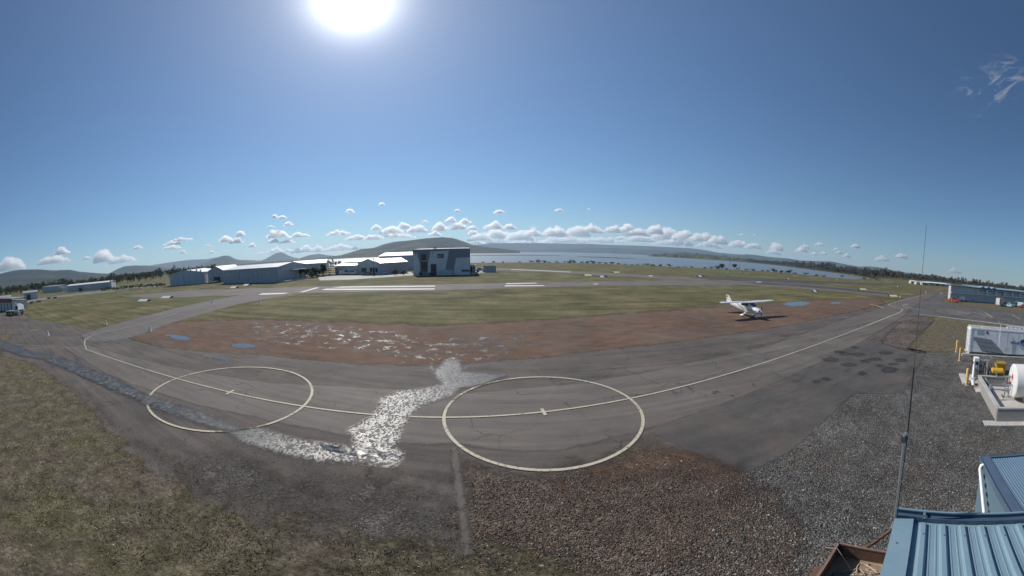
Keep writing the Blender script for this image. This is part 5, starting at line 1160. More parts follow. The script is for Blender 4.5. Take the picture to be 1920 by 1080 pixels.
for k in range(8): wk.box((5.0 + k * 0.57, CD - 0.65, CH + 0.38), (0.07, 0.6, 0.06))
wk.build('roof_walkway', white_trim, rfp)
blue_l = paint('logo_blue', (0.015, 0.075, 0.22), 0.4, vary=0.05); navy = paint('logo_navy', (0.05, 0.07, 0.12), 0.5, vary=0.05)
text_mesh('World', 0.42, navy, ct, (5.62, -0.005, 1.70), (R(90), 0, 0))
g = [(0.42 * math.cos(a), 0.42 * math.sin(a)) for a in [math.pi * k / 16 for k in range(17)]]
MB().prism([(6.72 + x, 1.72 + z) for x, z in g], 1, -0.012, 0.01).build('logo_globe', blue_l, ct)
text_mesh('Fuel', 0.42, blue_l, ct, (6.74, -0.014, 1.52), (R(90), 0, 0))
MB().tube([(6.72 + 0.40 * math.cos(a), -0.005, 1.40 + 0.28 * math.sin(a)) for a in [math.pi + math.pi * k / 12 for k in range(13)]], 0.015, 5).build('logo_arc', navy, ct)
MB().prism([(2.05, 2.42), (2.25, 2.62), (2.05, 2.82), (1.85, 2.62)], 1, -0.008, 0.012).build('hazard_diamond', paint('hazard_red', (0.42, 0.05, 0.07), 0.5), ct)
MB().box((1.15, -0.002, 2.62), (0.8, 0.02, 0.4)).build('notice_plate', paint('notice', (0.42, 0.47, 0.48), 0.5), ct)
MB().box((0.75, -0.002, 1.75), (0.55, 0.02, 0.12)).build('notice_plate', dark_metal, ct)
MB().tube([(3.6, -0.25, 1.2), (3.6, -0.25, CH + 0.9), (3.25, -0.25, CH + 1.25)], 0.035, 6).build('vent_pipe', white_trim, ct)
MB().box((CL / 2, CD / 2, 0.06), (CL + 0.4, CD + 0.6, 0.12)).build('footing', slab_conc, ct)
t = thing('concrete_block', 'low concrete block at the left foot of the white container', 'block', pix(1811, 668), e2r); MB().box((0, 0, 0.14), (1.0, 0.5, 0.28)).box((0, 0.02, 0.3), (0.7, 0.35, 0.08)).build('block', slab_conc, t)

# bund: origin at the near left outer corner, x along e2 (right), y along e1 (away)
bb = pix(1868, 792)
bt = thing('fuel_bund', 'weathered concrete bund wall round the white tank', 'bund', (bb.x, bb.y, 0), e2r)
BW, BD, BH, BT = 9.0, 7.4, 0.88, 0.2
blk = paint('bund_block', (0.34, 0.325, 0.30), 0.9, scale=2.2, vary=0.3, dirt=(0.14, 0.13, 0.115)); cap = paint('bund_cap', (0.42, 0.41, 0.39), 0.85, scale=1.5, vary=0.2)
def wall_blocks(x0, y0, x1, y1, name):
    d_ = Vector((x1 - x0, y1 - y0, 0)); L_ = d_.length; d_.normalize(); rot_ = Matrix.Rotation(math.atan2(d_.y, d_.x), 3, 'Z')
    core = MB().box(((x0 + x1) / 2, (y0 + y1) / 2, BH / 2), (L_, BT - 0.02, BH), rot_).build(name, paint('mortar', (0.22, 0.21, 0.195), 0.95), bt)
    n_ = int(L_ / 0.4); u = L_ / n_
    msh = MB().box((0, 0, 0), (u - 0.012, BT + 0.012, 0.19)).mesh('block', blk); hs = MB().box((0, 0, 0), (u / 2 - 0.012, BT + 0.012, 0.19)).mesh('block', blk)
    for row in range(4):
        for k in range(n_ + (row % 2)):
            half = row % 2 and k in (0, n_)
            c_ = ((k + 0.5) * u if not row % 2 else (0.25 * u if k == 0 else L_ - 0.25 * u if k == n_ else k * u))
            ob = link('block', hs if half else msh, core, (x0 + d_.x * c_, y0 + d_.y * c_, 0.11 + row * 0.2)); ob.rotation_euler = (0, 0, math.atan2(d_.y, d_.x))
    MB().box(((x0 + x1) / 2, (y0 + y1) / 2, BH - 0.01), (L_ + 0.04, BT + 0.06, 0.09), rot_).build('capping', cap, core)
wall_blocks(0.1, 0.22, 0.1, BD - 0.22, 'side_wall'); wall_blocks(0.0, 0.1, BW, 0.1, 'front_wall'); wall_blocks(0.0, BD - 0.1, BW, BD - 0.1, 'back_wall')
MB().box((BW / 2, BD / 2, 0.05), (BW, BD - 0.3, 0.1)).build('bund_floor', slab_conc, bt)
MB().box((BW / 2 - 0.4, -0.25, 0.03), (BW + 0.9, 0.75, 0.06)).build('footing', slab_conc, bt)
MB().box((1.2, BD + 1.6, 0.07), (4.8, 3.0, 0.14)).build('pump_slab', slab_conc, bt)
MB().box((0.2, BD * 0.86, 0.06), (1.1, 1.6, 0.12)).build('step_slab', slab_conc, bt)
# tank
def bl(x, y, z=0): return Vector((bb.x, bb.y, z)) + e2 * x + e1 * y
tc = pix_at(1899, 714, 24.6)
tk = thing('fuel_tank', 'white horizontal fuel tank with red badge inside the bund', 'tank', (tc.x, tc.y, 0), e2r)
tw = paint('tank_white', (0.74, 0.735, 0.715), 0.4, scale=0.9, vary=0.06, dirt=(0.46, 0.36, 0.29))
R_ = 1.18; zc = 1.52
bd = MB(); bd.tube([(x, 0, zc) for x in (0.0, 0.03, 0.4, 7.0, 7.4)], [R_ - 0.04, R_, R_, R_, R_ * 0.9], 40); bd.build('shell', tw, tk, True)
MB().tube([(-0.015, 0, zc), (-0.045, 0, zc)], [R_ - 0.05, R_ - 0.16], 40).build('end_cap', tw, tk, True)
MB().prism([(0, zc + 0.03), (0.22, zc + 0.28), (0, zc + 0.53), (-0.22, zc + 0.28)], 0, -0.06, -0.04).build('hazard_badge', paint('badge_red', (0.48, 0.05, 0.06), 0.5), tk)
MB().box((-0.055, 0.1, zc - 0.3), (0.02, 0.3, 0.2)).build('notice_plate', paint('notice', (0.42, 0.47, 0.48), 0.5), tk)
for x in (0.8, 3.6, 6.4): MB().prism([(-0.95, 0.1), (0.95, 0.1), (0.8, 0.85), (0, 0.5), (-0.8, 0.85)], 0, x, x + 0.25).build('saddle', cap, tk)
MB().tube([(2.4, 0, zc + R_ - 0.02), (2.4, 0, zc + R_ + 0.12)], 0.35, 18).build('manhole', steel, tk)
MB().tube([(0.05, 0.3, 0.75), (-1.3, 0.3, 0.75), (-1.9, 0.3, 1.35), (-1.9, 1.0, 1.35)], 0.05, 8).build('outlet_pipe', steel, tk)
MB().tube([(0.05, 0.1, 1.75), (-1.2, 0.1, 1.75), (-1.5, 0.1, 2.2)], 0.05, 8).build('outlet_pipe', steel, tk)
MB().tube([(0.05, -0.2, 1.25), (-1.7, -0.2, 1.25), (-1.7, -0.2, 0.1)], 0.06, 8).tube([(-1.7, -0.2, 0.95), (-1.7, -0.2, 1.2)], 0.13, 10).build('valve_pipe', steel, tk)
# pump rack with solar panel
pc = bl(1.0, BD + 1.5)
pt = thing('fuel_pump', 'grey fuel bowser cabinet with hoses on the pump slab', 'fuel pump', (pc.x, pc.y, 0.14), e2r)
MB().box((-0.95, 0.2, 0.95), (0.42, 0.7, 1.7)).build('cabinet', cs, pt); MB().box((-0.52, 0.3, 0.85), (0.36, 0.6, 1.5)).build('cabinet', grey_metal, pt)
for k in range(5): MB().box((-0.52, -0.01, 0.4 + k * 0.26), (0.24, 0.06, 0.1)).build('gauge', dark_metal if k % 2 else steel, pt)
MB().tube([(-0.2, -0.25, 0.2), (-0.2, -0.25, 1.2), (0.3, -0.25, 1.5), (0.6, 0.1, 1.5)], 0.045, 8).build('delivery_pipe', steel, pt); MB().box((-0.95, -0.17, 1.4), (0.3, 0.04, 0.3)).build('display', dark_metal, pt); MB().box((-0.95, -0.17, 0.6), (0.32, 0.04, 0.7)).build('door_panel', grey_metal, pt)
MB().box((0.05, 0.35, 0.85), (0.5, 0.5, 1.5)).build('filter_housing', grey_metal, pt)
MB().tube([(0.05, -0.2, 0.1), (0.05, -0.2, 1.6)], 0.16, 12).build('filter_vessel', steel, pt)
hs = MB(); hs.tube([(-1.15, 0, 1.5), (-1.55, -0.4, 1.0), (-1.7, -0.9, 0.15), (-1.3, -1.3, 0.06), (-0.9, -0.9, 0.4), (-0.9, -0.25, 1.1)], 0.035, 8); hs.build('hose', rubber, pt)
hs = MB(); hs.tube([(-0.3, -0.2, 1.4), (-0.7, -1.2, 0.5), (-1.1, -2.2, 0.1), (-1.6, -2.6, 0.05)], 0.035, 8); hs.build('hose', rubber, pt)
for x, y in ((-0.4, -0.1), (0.4, -0.1), (0.4, 0.7)): MB().bar((x, y, 0), (x, y, 2.0), 0.07).build('rack_post', steel, pt)
MB().bar((-0.4, -0.1, 1.9), (0.4, -0.1, 1.9), 0.06).bar((0.4, -0.1, 1.9), (0.4, 0.7, 1.9), 0.06).build('rack_rail', steel, pt)
MB().bar((-0.4, -0.1, 0.9), (0.4, -0.1, 0.9), 0.05).build('rack_rail', steel, pt)
yel = paint('reel_yellow', (0.62, 0.36, 0.03), 0.45)
rp = bl(1.75, BD + 0.55)
rt = thing('hose_reel', 'low yellow hose reel cover in front of the pump rack', 'hose reel', (rp.x, rp.y, 0.14), e2r)
MB().tube([(-0.55, 0, 1.0), (-0.48, 0, 1.0), (0.48, 0, 1.0), (0.55, 0, 1.0)], [0.22, 0.30, 0.30, 0.22], 16).build('cover', yel, rt, True)
MB().tube([(-0.6, 0.15 + 0.42 * math.cos(a), 0.80 + 0.42 * math.sin(a)) for a in [2 * math.pi * k / 20 for k in range(21)]], 0.06, 6, False).build('hose_coil', rubber, rt)
MB().box((0, 0, 0.38), (0.9, 0.5, 0.76)).build('stand', dark_metal, rt)
rp = bl(2.25, BD + 1.6)
rt = thing('spill_bin', 'tall yellow spill bin beside the pump rack', 'bin', (rp.x, rp.y, 0.14), e2r)
MB().box((0, 0, 0.75), (0.75, 0.8, 1.35), taper=1.1).build('bin_body', yel, rt); MB().box((0, 0, 1.48), (0.95, 0.98, 0.12)).build('lid', paint('bin_lid', (0.35, 0.22, 0.03), 0.5), rt); MB().tube([(-0.4, 0.42, 1.42), (0.4, 0.42, 1.42)], 0.04, 6).build('handle', dark_metal, rt)
for s in (-0.3, 0.3): MB().tube([(s - 0.05, 0.42, 0.12), (s + 0.05, 0.42, 0.12)], 0.12, 10).build('wheel', rubber, rt)
A4 = [pix_at(1841, 658, 30.6), pix_at(1884, 664, 30.6), pix_at(1859, 637, 32.6), pix_at(1825, 631, 32.6)]
cen = sum(A4, Vector()) / 4
st_ = thing('solar_panel', 'dark tilted solar panel on a post over the fuel pump', 'solar panel', (cen.x, cen.y, 0), 0)
loc4 = [p - Vector((cen.x, cen.y, 0)) for p in A4]
MB().slab(loc4, 0.05).build('frame', dark_metal, st_)
nrm = (loc4[1] - loc4[0]).cross(loc4[3] - loc4[0]).normalized() * 0.006
lerp4 = lambda u, v: (loc4[0] * (1 - u) + loc4[1] * u) * (1 - v) + (loc4[3] * (1 - u) + loc4[2] * u) * v
cellm = paint('solar_cell', (0.075, 0.085, 0.10), 0.35)
for i in range(4):
    for j in range(3):
        MB().slab([lerp4(u, v) + nrm for u, v in ((i / 4 + .012, j / 3 + .015), ((i + 1) / 4 - .012, j / 3 + .015), ((i + 1) / 4 - .012, (j + 1) / 3 - .015), (i / 4 + .012, (j + 1) / 3 - .015))], 0.005).build('cell', cellm, st_)
MB().tube([(0, 0, 0), (0, 0, cen.z - 0.03)], 0.05, 8).build('post', steel, st_); MB().bar((0, 0, cen.z - 0.6), tuple(lerp4(0.5, 0.85)), 0.04).bar((0, 0, cen.z - 0.6), tuple(lerp4(0.5, 0.15)), 0.04).build('brace', steel, st_)
# manifold in the bund, taps outside
mp = bl(1.9, 4.6)
mt_ = thing('pipe_manifold', 'cluster of steel pipes and valves inside the bund corner', 'pipes', (mp.x, mp.y, 0.1), e2r)
for x in (-0.25, 0.05, 0.35): MB().tube([(x, 0, 0), (x, 0, 1.6)], 0.045, 8).build('pipe', steel, mt_)
for z in (0.5, 1.0, 1.5): MB().tube([(-0.5, 0.05, z), (0.6, 0.05, z)], 0.05, 8).tube([(0.0, 0.05, z - .1), (0, 0.05, z + .12)], 0.11, 10).build('valve', grey_metal, mt_)
MB().tube([(0.05, -0.2, 1.1), (0.05, -0.32, 1.1)], 0.16, 12).build('hand_wheel', paint('valve_red', (0.35, 0.08, 0.07), 0.5), mt_)
vp = pix(1822, 722)
vt_ = thing('hose_nozzle', 'white nozzle and short pipes lying beside the last bollard', 'nozzle', (vp.x, vp.y, 0.02), 0.4)
MB().tube([(-0.5, 0, 0.1), (-0.2, 0, 0.35), (0.1, 0.05, 0.15)], [0.12, 0.16, 0.06], 8).build('nozzle_body', white_trim, vt_); MB().tube([(0.1, 0.05, 0.12), (0.9, 0.3, 0.1), (1.5, 0.2, 0.1)], 0.06, 6).build('hose', rubber, vt_); MB().tube([(0.2, 0.3, 0), (0.25, 0.3, 0.7)], 0.04, 6).build('stand_pipe', steel, vt_)
# bollards
bol = paint('bollard_yellow', (0.72, 0.44, 0.17), 0.5, scale=3, vary=0.08)
b0 = None
for (x, y), lab in (((1793, 660), 'farthest yellow bollard before the lawn'), ((1799, 677), 'middle yellow bollard left of the fuel container'), ((1812, 722), 'nearest yellow bollard left of the bund')):
    p = pix(x, y)
    if b0 is None:
        b0 = thing('bollard', lab, 'bollard', p, 0, 'yellow bollards by the fuel bund')
        MB().tube([(0, 0, -0.05), (0, 0, 1.28), (0, 0, 1.33), (0, 0, 1.36)], [0.11, 0.11, 0.09, 0.03], 16).build('post', bol, b0, True); MB().tube([(0, 0, 0), (0, 0, 0.03)], 0.2, 16).build('base_plate', slab_conc, b0)
    else: copy_tree(b0, p, 0, lab)

# ================================================================== near sheds, antenna, trailer
blue_roof = paint('colour_steel_blue', (0.185, 0.285, 0.345), 0.38, 0.0, 0.05, 1.5, spec=0.5, dirt=(0.235, 0.32, 0.365)); blue_dark = paint('colour_steel_dark', (0.055, 0.10, 0.155), 0.45)
s_ = 0.40; RZ = CAM_H * (1 - s_)                           # ridge edge of the near roof
ra = pix(1683, 968, RZ); rb_ = pix(1920, 975, RZ)
f2 = (rb_ - ra); f2.z = 0; f2.normalize(); f1 = Vector((f2.y, -f2.x, 0))           # f2 along the edge, f1 towards the camera
if f1.x > 0: f1 = -f1
shed = thing('shed', 'blue ribbed steel roof right under the camera', 'shed', (ra.x, ra.y, 0), math.atan2(f2.y, f2.x))
# local: x along the high edge, y towards -f1 (away); roof falls gently towards the camera side (negative y)
sgn = -1 if Matrix.Rotation(math.atan2(f2.y, f2.x), 3, 'Z') @ Vector((0, 1, 0)) @ f1 > 0 else 1
RL, RW, fall = 9.0, 5.0, 0.04
Y = lambda v: -v * sgn                                      # v metres towards the camera
def rz_(v): return RZ - 0.05 - fall * v
pan = MB()
pan.slab([(0.0, Y(-0.1), rz_(-0.1)), (RL, Y(-0.1), rz_(-0.1)), (RL, Y(RW), rz_(RW)), (0.0, Y(RW), rz_(RW))] if sgn < 0 else [(0.0, Y(RW), rz_(RW)), (RL, Y(RW), rz_(RW)), (RL, Y(-0.1), rz_(-0.1)), (0.0, Y(-0.1), rz_(-0.1))], 0.03)
rof = pan.build('roof', blue_roof, shed)
rib_pitch = 0.245
prof_r = [(-0.052, 0), (-0.026, 0.042), (0.026, 0.042), (0.052, 0)]
rib = MB(); rib.loft([[(px_, Y(v), rz_(v) + pz_ + 0.001) for px_, pz_ in prof_r] for v in (0.06, RW)]); rib_m = rib.mesh('rib', blue_roof)
sw = MB(); sw.loft([[(px_, Y(v), rz_(v) + pz_ + 0.001) for px_, pz_ in [(-0.012, 0), (-0.006, 0.005), (0.006, 0.005), (0.012, 0)]] for v in (0.06, RW)]); sw_m = sw.mesh('pan_swage', blue_roof)
scr = MB().tube([(0, 0, 0), (0, 0, 0.012), (0, 0, 0.02)], [0.013, 0.010, 0.006], 8).mesh('screw', steel)
nr = int(RL / rib_pitch)
for k in range(nr):
    x = 0.34 + k * rib_pitch
    r_o = link('rib', rib_m, rof, (x, 0, 0))
    for u in (0.33, 0.64): link('pan_swage', sw_m, rof, (x + rib_pitch * u, 0, 0))
    for v in (0.30, 1.15): link('screw', scr, r_o, (0, Y(v), rz_(v) + 0.043))
barge = MB(); barge.box((0.09, Y(RW / 2), (rz_(0) + rz_(RW)) / 2 + 0.052), (0.24, RW, 0.012), Matrix.Rotation(math.atan(fall) * sgn, 3, 'X')); barge.box((-0.025, Y(RW / 2), (rz_(0) + rz_(RW)) / 2 - 0.05), (0.012, RW, 0.2), Matrix.Rotation(math.atan(fall) * sgn, 3, 'X')); barge.box((0.208, Y(RW / 2), (rz_(0) + rz_(RW)) / 2 + 0.028), (0.012, RW, 0.05), Matrix.Rotation(math.atan(fall) * sgn, 3, 'X'))
bg = barge.build('barge_flashing', blue_roof, rof)
for v in (0.55, 1.5): link('screw', scr, bg, (0.05, Y(v), rz_(v) + 0.062))
MB().box((RL / 2, Y(-0.06), RZ - 0.03), (RL + 0.06, 0.15, 0.012)).box((RL / 2, Y(-0.13), RZ - 0.0), (RL + 0.06, 0.012, 0.08)).box((RL / 2, Y(0.01), RZ - 0.005), (RL + 0.06, 0.012, 0.07)).build('gutter', blue_dark, rof)
MB().box((RL / 2, Y(-0.13), RZ + 0.045), (RL + 0.06, 0.03, 0.02)).build('gutter_lip', blue_roof, rof)
for x in (0.34, 3.6, 6.8): MB().box((x, Y(-0.06), RZ + 0.03), (0.03, 0.16, 0.012)).build('gutter_strap', steel, rof)
wl2 = MB().box((RL / 2 + 0.05, Y(RW / 2 + 0.1), (RZ - 0.3) / 2), (RL - 0.2, RW - 0.25, RZ - 0.35)).build('wall', ribbed('wall_blue', (0.155, 0.24, 0.29), 0.076, 0.45), shed)

# second shed beyond it
Z2 = 3.0
qa = pix(1841, 859, Z2); g1 = Vector((-0.92, -0.39, 0)).normalized(); g2 = Vector((0.39, -0.92, 0)).normalized()
shed2 = thing('shed', 'lower corrugated blue shed with white downpipe at the right edge', 'shed', (qa.x, qa.y, 0), math.atan2(g2.y, g2.x))
# local x along g2 (right), local y along -g1 (away); roof runs back towards the camera by 3.4 m
RL2, RW2 = 5.0, 3.6
n_c = int((RL2 - 0.2) / 0.076)
cor = MB(); zf = lambda v: Z2 - 0.04 * v
ridge_v = [0.05, RW2]
prof_c = [(0.2 + k * 0.076 / 4, 0.010 * math.sin(k * math.pi / 2)) for k in range(n_c * 4 + 1)]
cor.loft([[(x, -v, zf(v) + dz) for x, dz in prof_c] + [(x, -v, zf(v) - 0.03) for x, dz in (prof_c[-1], prof_c[0])] for v in ridge_v])
rf2 = cor.build('roof', paint('corrugated_blue', (0.125, 0.195, 0.27), 0.36, 0.0, 0.06, 1.5, dirt=(0.16, 0.22, 0.28)), shed2, False)
MB().box((0.09, -RW2 / 2, Z2 - 0.04 * RW2 / 2 + 0.03), (0.30, RW2, 0.012), Matrix.Rotation(math.atan(0.04), 3, 'X')).box((-0.065, -RW2 / 2, Z2 - 0.11), (0.012, RW2, 0.22), Matrix.Rotation(math.atan(0.04), 3, 'X')).build('barge_flashing', paint('flashing_blue', (0.085, 0.125, 0.185), 0.4), rf2)
MB().box((RL2 / 2, 0.03, Z2 - 0.0), (RL2 + 0.1, 0.10, 0.05)).build('ridge_flashing', blue_dark, rf2)
wc = MB(); prof_w = [(-0.05 - k * 0.19 / 4, 0.03 * math.sin(k * math.pi / 2)) for k in range(int(3.4 / 0.19) * 4)]
wc.loft([[(0.0 - dz - 0.02, y, z) for y, dz in prof_w] + [(0.08, prof_w[-1][0], z), (0.08, prof_w[0][0], z)] for z in (0.0, Z2 - 0.16)])
wc.build('side_wall', paint('wall_corrugated', (0.13, 0.20, 0.245), 0.4, 0, 0.05, 1.5), shed2)
MB().box((RL2 / 2 + 0.1, -RW2 / 2, (Z2 - 0.25) / 2), (RL2 - 0.1, RW2 - 0.3, Z2 - 0.25)).build('wall', bpy.data.materials['wall_blue'], shed2)
inv = (Matrix.Translation((qa.x, qa.y, 0)) @ Matrix.Rotation(math.atan2(g2.y, g2.x), 4, 'Z')).inverted()
pa = inv @ pix_at(1837, 874, 9.25); pb = inv @ pix_at(1846.5, 975, 8.15); pcx = inv @ pix_at(1845, 871, 9.25)
dir_ = (pb - pa).normalized()
MB().tube([pcx, pa + (pcx - pa) * 0.35, pa + dir_ * 0.08, pa + dir_ * 0.3, pb + dir_ * 0.5], 0.045, 14).build('downpipe', paint('pvc_white', (0.80, 0.79, 0.77), 0.35), shed2, True)
MB().tube([pb - dir_ * 0.12, pb - dir_ * 0.06], 0.053, 14).build('pipe_bracket', steel, shed2)

# whip antenna on its pole beside the roof corner
ap = pix_at(1690, 870, 4.05)
an = thing('antenna', 'tall whip antenna on a steel pole at the blue roof corner', 'antenna', (ap.x, ap.y, 0), 0)
zt = lambda y: pix_at(1694, y, 4.05).z
MB().tube([(0, 0, 2.2), (0, 0, zt(826))], 0.015, 12).build('pole', steel, an, True)
MB().box((0, 0, zt(822)), (0.055, 0.055, 0.10)).build('clamp', dark_metal, an); MB().tube([(-0.03, 0.0, zt(815)), (0.045, -0.02, zt(815))], 0.022, 8).build('clamp_bolt', steel, an)
wo = Vector((0.045, -0.025, 0))
MB().tube([wo + Vector((0, 0, zt(830))), wo + Vector((0, 0, zt(690)))], [0.011, 0.009], 10).build('antenna_base', paint('antenna_black', (0.02, 0.03, 0.035), 0.4), an)
MB().tube([wo + Vector((0, 0, zt(690))), wo + Vector((0.0, 0, pix_at(1725, 420, 4.05).z))], [0.0035, 0.0022], 6).build('whip', dark_metal, an)
MB().tube([wo + Vector((0, 0, zt(830))), Vector((0.035, -0.02, zt(870))), Vector((0.03, -0.015, zt(930))), Vector((0.028, -0.02, 4.4))], 0.006, 6).build('coax_cable', rubber, an)
MB().tube([wo + Vector((0, 0, zt(828))), wo + Vector((0.22, -0.10, zt(905)))], 0.0022, 5).build('earth_wire', steel, an)
for z in (4.62, 4.2): MB().box((0.02, -0.06, z), (0.05, 0.14, 0.05)).build('wall_bracket', dark_metal, an)

# box trailer below the roof edge
rust = paint('rusty_steel', (0.15, 0.085, 0.06), 0.8, 0.1, 0.3, 4.0, dirt=(0.22, 0.14, 0.10)); ply = paint('plywood_floor', (0.27, 0.20, 0.135), 0.85, 0, 0.2, 3.0, dirt=(0.16, 0.11, 0.075))
TZ = 1.0
c1 = pix(1572, 1018, TZ); c2 = pix(1672, 1037, TZ); tv = (c2 - c1); tv.z = 0; tv.normalize(); tn = Vector((tv.y, -tv.x, 0))
if tn.dot(Vector((-1, -1, 0))) < 0: tn = -tn
tr = thing('box_trailer', 'rusty box trailer with rope lying inside, below the blue roof', 'trailer', (c1.x, c1.y, 0), math.atan2(tv.y, tv.x))
ysg = -1 if (Matrix.Rotation(math.atan2(tv.y, tv.x), 3, 'Z') @ Vector((0, 1, 0))).dot(tn) < 0 else 1
TW, TL, TB = 1.75, 2.6, 0.52
for nm, c_, d_ in (('front_board', (TW / 2, 0, (TZ + TB) / 2), (TW, 0.035, TZ - TB)), ('side_board', (0, ysg * TL / 2, (TZ + TB) / 2), (0.035, TL, TZ - TB)), ('side_board', (TW, ysg * TL / 2, (TZ + TB) / 2), (0.035, TL, TZ - TB)), ('tail_board', (TW / 2, ysg * TL, (TZ + TB) / 2), (TW, 0.035, TZ - TB))):
    bo = MB().box(c_, d_).build(nm, rust, tr); MB().box((c_[0], c_[1], TZ), (d_[0] + 0.03, d_[1] + 0.03, 0.04)).build('top_rail', paint('worn_rail', (0.22, 0.135, 0.10), 0.7, 0.1, 0.25, 5.0), bo)
MB().box((TW / 2, ysg * TL / 2, TB), (TW - 0.04, TL - 0.04, 0.04)).build('floor', ply, tr)
MB().box((-0.14, ysg * 1.3, 0.62), (0.22, 1.2, 0.03)).box((-0.14, ysg * 0.72, 0.50), (0.22, 0.03, 0.26)).build('mudguard', rust, tr)
for sx in (-0.14, TW + 0.14): MB().tube([(sx - 0.09, ysg * 1.3, 0.32), (sx + 0.09, ysg * 1.3, 0.32)], 0.32, 18).build('wheel', rubber, tr)
MB().bar((-0.22, ysg * 0.1, 0.98), (-0.22, ysg * 2.6, 0.98), 0.03).bar((-0.22, ysg * 0.3, 0.98), (0, ysg * 0.3, 0.98), 0.03).build('tie_rail', rust, tr)
MB().box((0.07, ysg * 0.03, TZ - 0.13), (0.11, 0.04, 0.22)).build('corner_plate', paint('navy_plate', (0.02, 0.03, 0.07), 0.5), tr)
hx = tr.matrix_world
bpy.context.view_layer.update()
hitch = tr.matrix_world.inverted() @ pix(1673, 990, 0.55)
mid_ = tr.matrix_world.inverted() @ pix(1620, 1028, 0.5)
MB().bar((mid_.x, mid_.y, 0.47), (hitch.x, hitch.y, 0.50), 0.075, 0.09).build('drawbar', rust, tr)
MB().box((hitch.x, hitch.y, 0.56), (0.09, 0.22, 0.12)).tube([(hitch.x, hitch.y, 0.5), (hitch.x, hitch.y, 0.78)], 0.03, 8).build('coupling', grey_metal, tr)
hm_ = (mid_ * 0.55 + hitch * 0.45)
MB().tube([(hm_.x, hm_.y, 0.52), (hm_.x - 0.14, hm_.y - 0.02, 0.55), (hm_.x - 0.16, hm_.y, 0.70)], 0.016, 6).build('jockey_handle', dark_metal, tr)
MB().box((0.45, ysg * 0.8, TB + 0.06), (0.5, 0.34, 0.05), Matrix.Rotation(0.6, 3, 'Z') @ Matrix.Rotation(0.12, 3, 'Y')).build('loose_board', paint('dark_board', (0.09, 0.075, 0.06), 0.8), tr)
rnd = random.Random(3)
rope_pts = []
for k in range(64):
    a = k * 0.42; rr_ = 0.13 + 0.13 * math.sin(k * 0.31) + 0.05 * math.sin(k * 1.3)
    cx_ = 0.55 + 0.55 * k / 64 + 0.05 * math.sin(k * 0.9); cy_ = 0.42 + 0.16 * math.sin(k * 0.11)
    rope_pts.append((cx_ + rr_ * math.cos(a), ysg * (cy_ + rr_ * math.sin(a)), TB + 0.04 + 0.02 * (1 + math.sin(k * 0.7))))
rp_w = tr.matrix_world.translation
rope = thing('rope', 'pale rope coiled loosely on the trailer floor', 'rope', tr.location, tr.rotation_euler.z)
sm = []
for k in range(len(rope_pts) - 1):
    a, b_ = Vector(rope_pts[k]), Vector(rope_pts[k + 1]); sm += [a, (a + b_) / 2]
MB().tube(sm, 0.012, 6).build('coil', paint('rope_fibre', (0.50, 0.40, 0.31), 0.9), rope, True)
MB().tube([(-0.22, ysg * 0.3, 1.0), (-0.02, ysg * 0.28, 1.035), (0.06, ysg * 0.26, 1.03), (0.3, ysg * 0.36, 0.75), (0.5, ysg * 0.5, TB + 0.05)], 0.010, 6).build('rope_end', paint('rope_fibre', (0.5, 0.4, 0.31), 0.9), rope, True)

# ================================================================== airfield markers
def cone(label, x, y, h=0.75):
    p = pix(x, y); t = thing('marker_cone', label, 'cone', p, 0, 'white cones along the taxiway')
    MB().tube([(0, 0, 0.03), (0, 0, h), (0, 0, h + 0.02)], [0.23, 0.05, 0.02], 16).build('cone_body', white_trim, t, True); MB().box((0, 0, 0.02), (0.55, 0.55, 0.04)).build('base', white_trim, t)
cone('white cone on the apron at the far left', 90, 629); cone('white cone on the left side of the link taxiway', 199, 609); cone('white cone at the left tip of the red earth', 281, 621, 0.85)
cone('white cone half way up the link taxiway', 398, 569); cone('white cone by the grass right of the link taxiway', 486, 569)
for i, (x, y) in enumerate(((1365, 511), (1377, 512), (1387, 511.5), (1398, 513.5), (1403, 513.5), (1490, 517.5), (1544, 518), (1569, 525), (1617, 527.5), (1683, 538), (1716, 534.5), (1728, 535.5), (1662, 528), (1672, 529), (1736, 549), (1765, 551))):
    cone('small white marker in the far field, %s of sixteen from the left' % ordinal(i + 1), x, y, 1.0)
def gmark(label, x0, x1, y, col, w=0.9, h=0.55, two=None):
    w, h = 2.3, 0.42 + 0.1 * h
    a, b = pix(x0, y), pix(x1, y); o, rz, L = frame_of(a, b)
    t = thing('gable_marker', label, 'marker', o, rz, 'gable markers beside the runway')
    n_ = 2
    for k in range(n_):
        x_0, x_1 = L * k / n_ + 0.01, L * (k + 1) / n_ - 0.01
        mt = paint('marker_' + (two if two and k else col), {'white': (0.80, 0.80, 0.78), 'yellow': (0.80, 0.74, 0.34), 'black': (0.05, 0.05, 0.055)}[two if two and k else col], 0.5)
        MB().slab([(x_0, -w / 2, 0.02), (x_1, -w / 2, 0.02), (x_1, 0, h), (x_0, 0, h)], 0.03).build('near_face', mt, t); MB().slab([(x_1, w / 2, 0.02), (x_0, w / 2, 0.02), (x_0, 0, h), (x_1, 0, h)], 0.03).build('far_face', mt, t)
    for x in (0.2, L - 0.2): MB().bar((x, 0, 0), (x, 0, h - 0.04), 0.05).build('leg', dark_metal, t)
gmark('white gable marker leftmost in the grass triangle', 263, 279, 564, 'white', 1.4, 0.5); gmark('white gable marker second in the grass triangle', 306, 322, 558, 'white', 1.4, 0.75)
gmark('white gable marker before the slate hangar', 435, 445, 539.5, 'white', 1.6, 0.7); gmark('white gable marker right of the slate hangar one', 459, 468, 535, 'white', 1.6, 0.7)
gmark('yellow gable marker left of the cross taxiway', 1095, 1108, 517, 'yellow', 1.2, 0.9); gmark('yellow gable marker beyond the cross taxiway', 1149, 1160, 511.5, 'yellow', 1.2, 1.1)
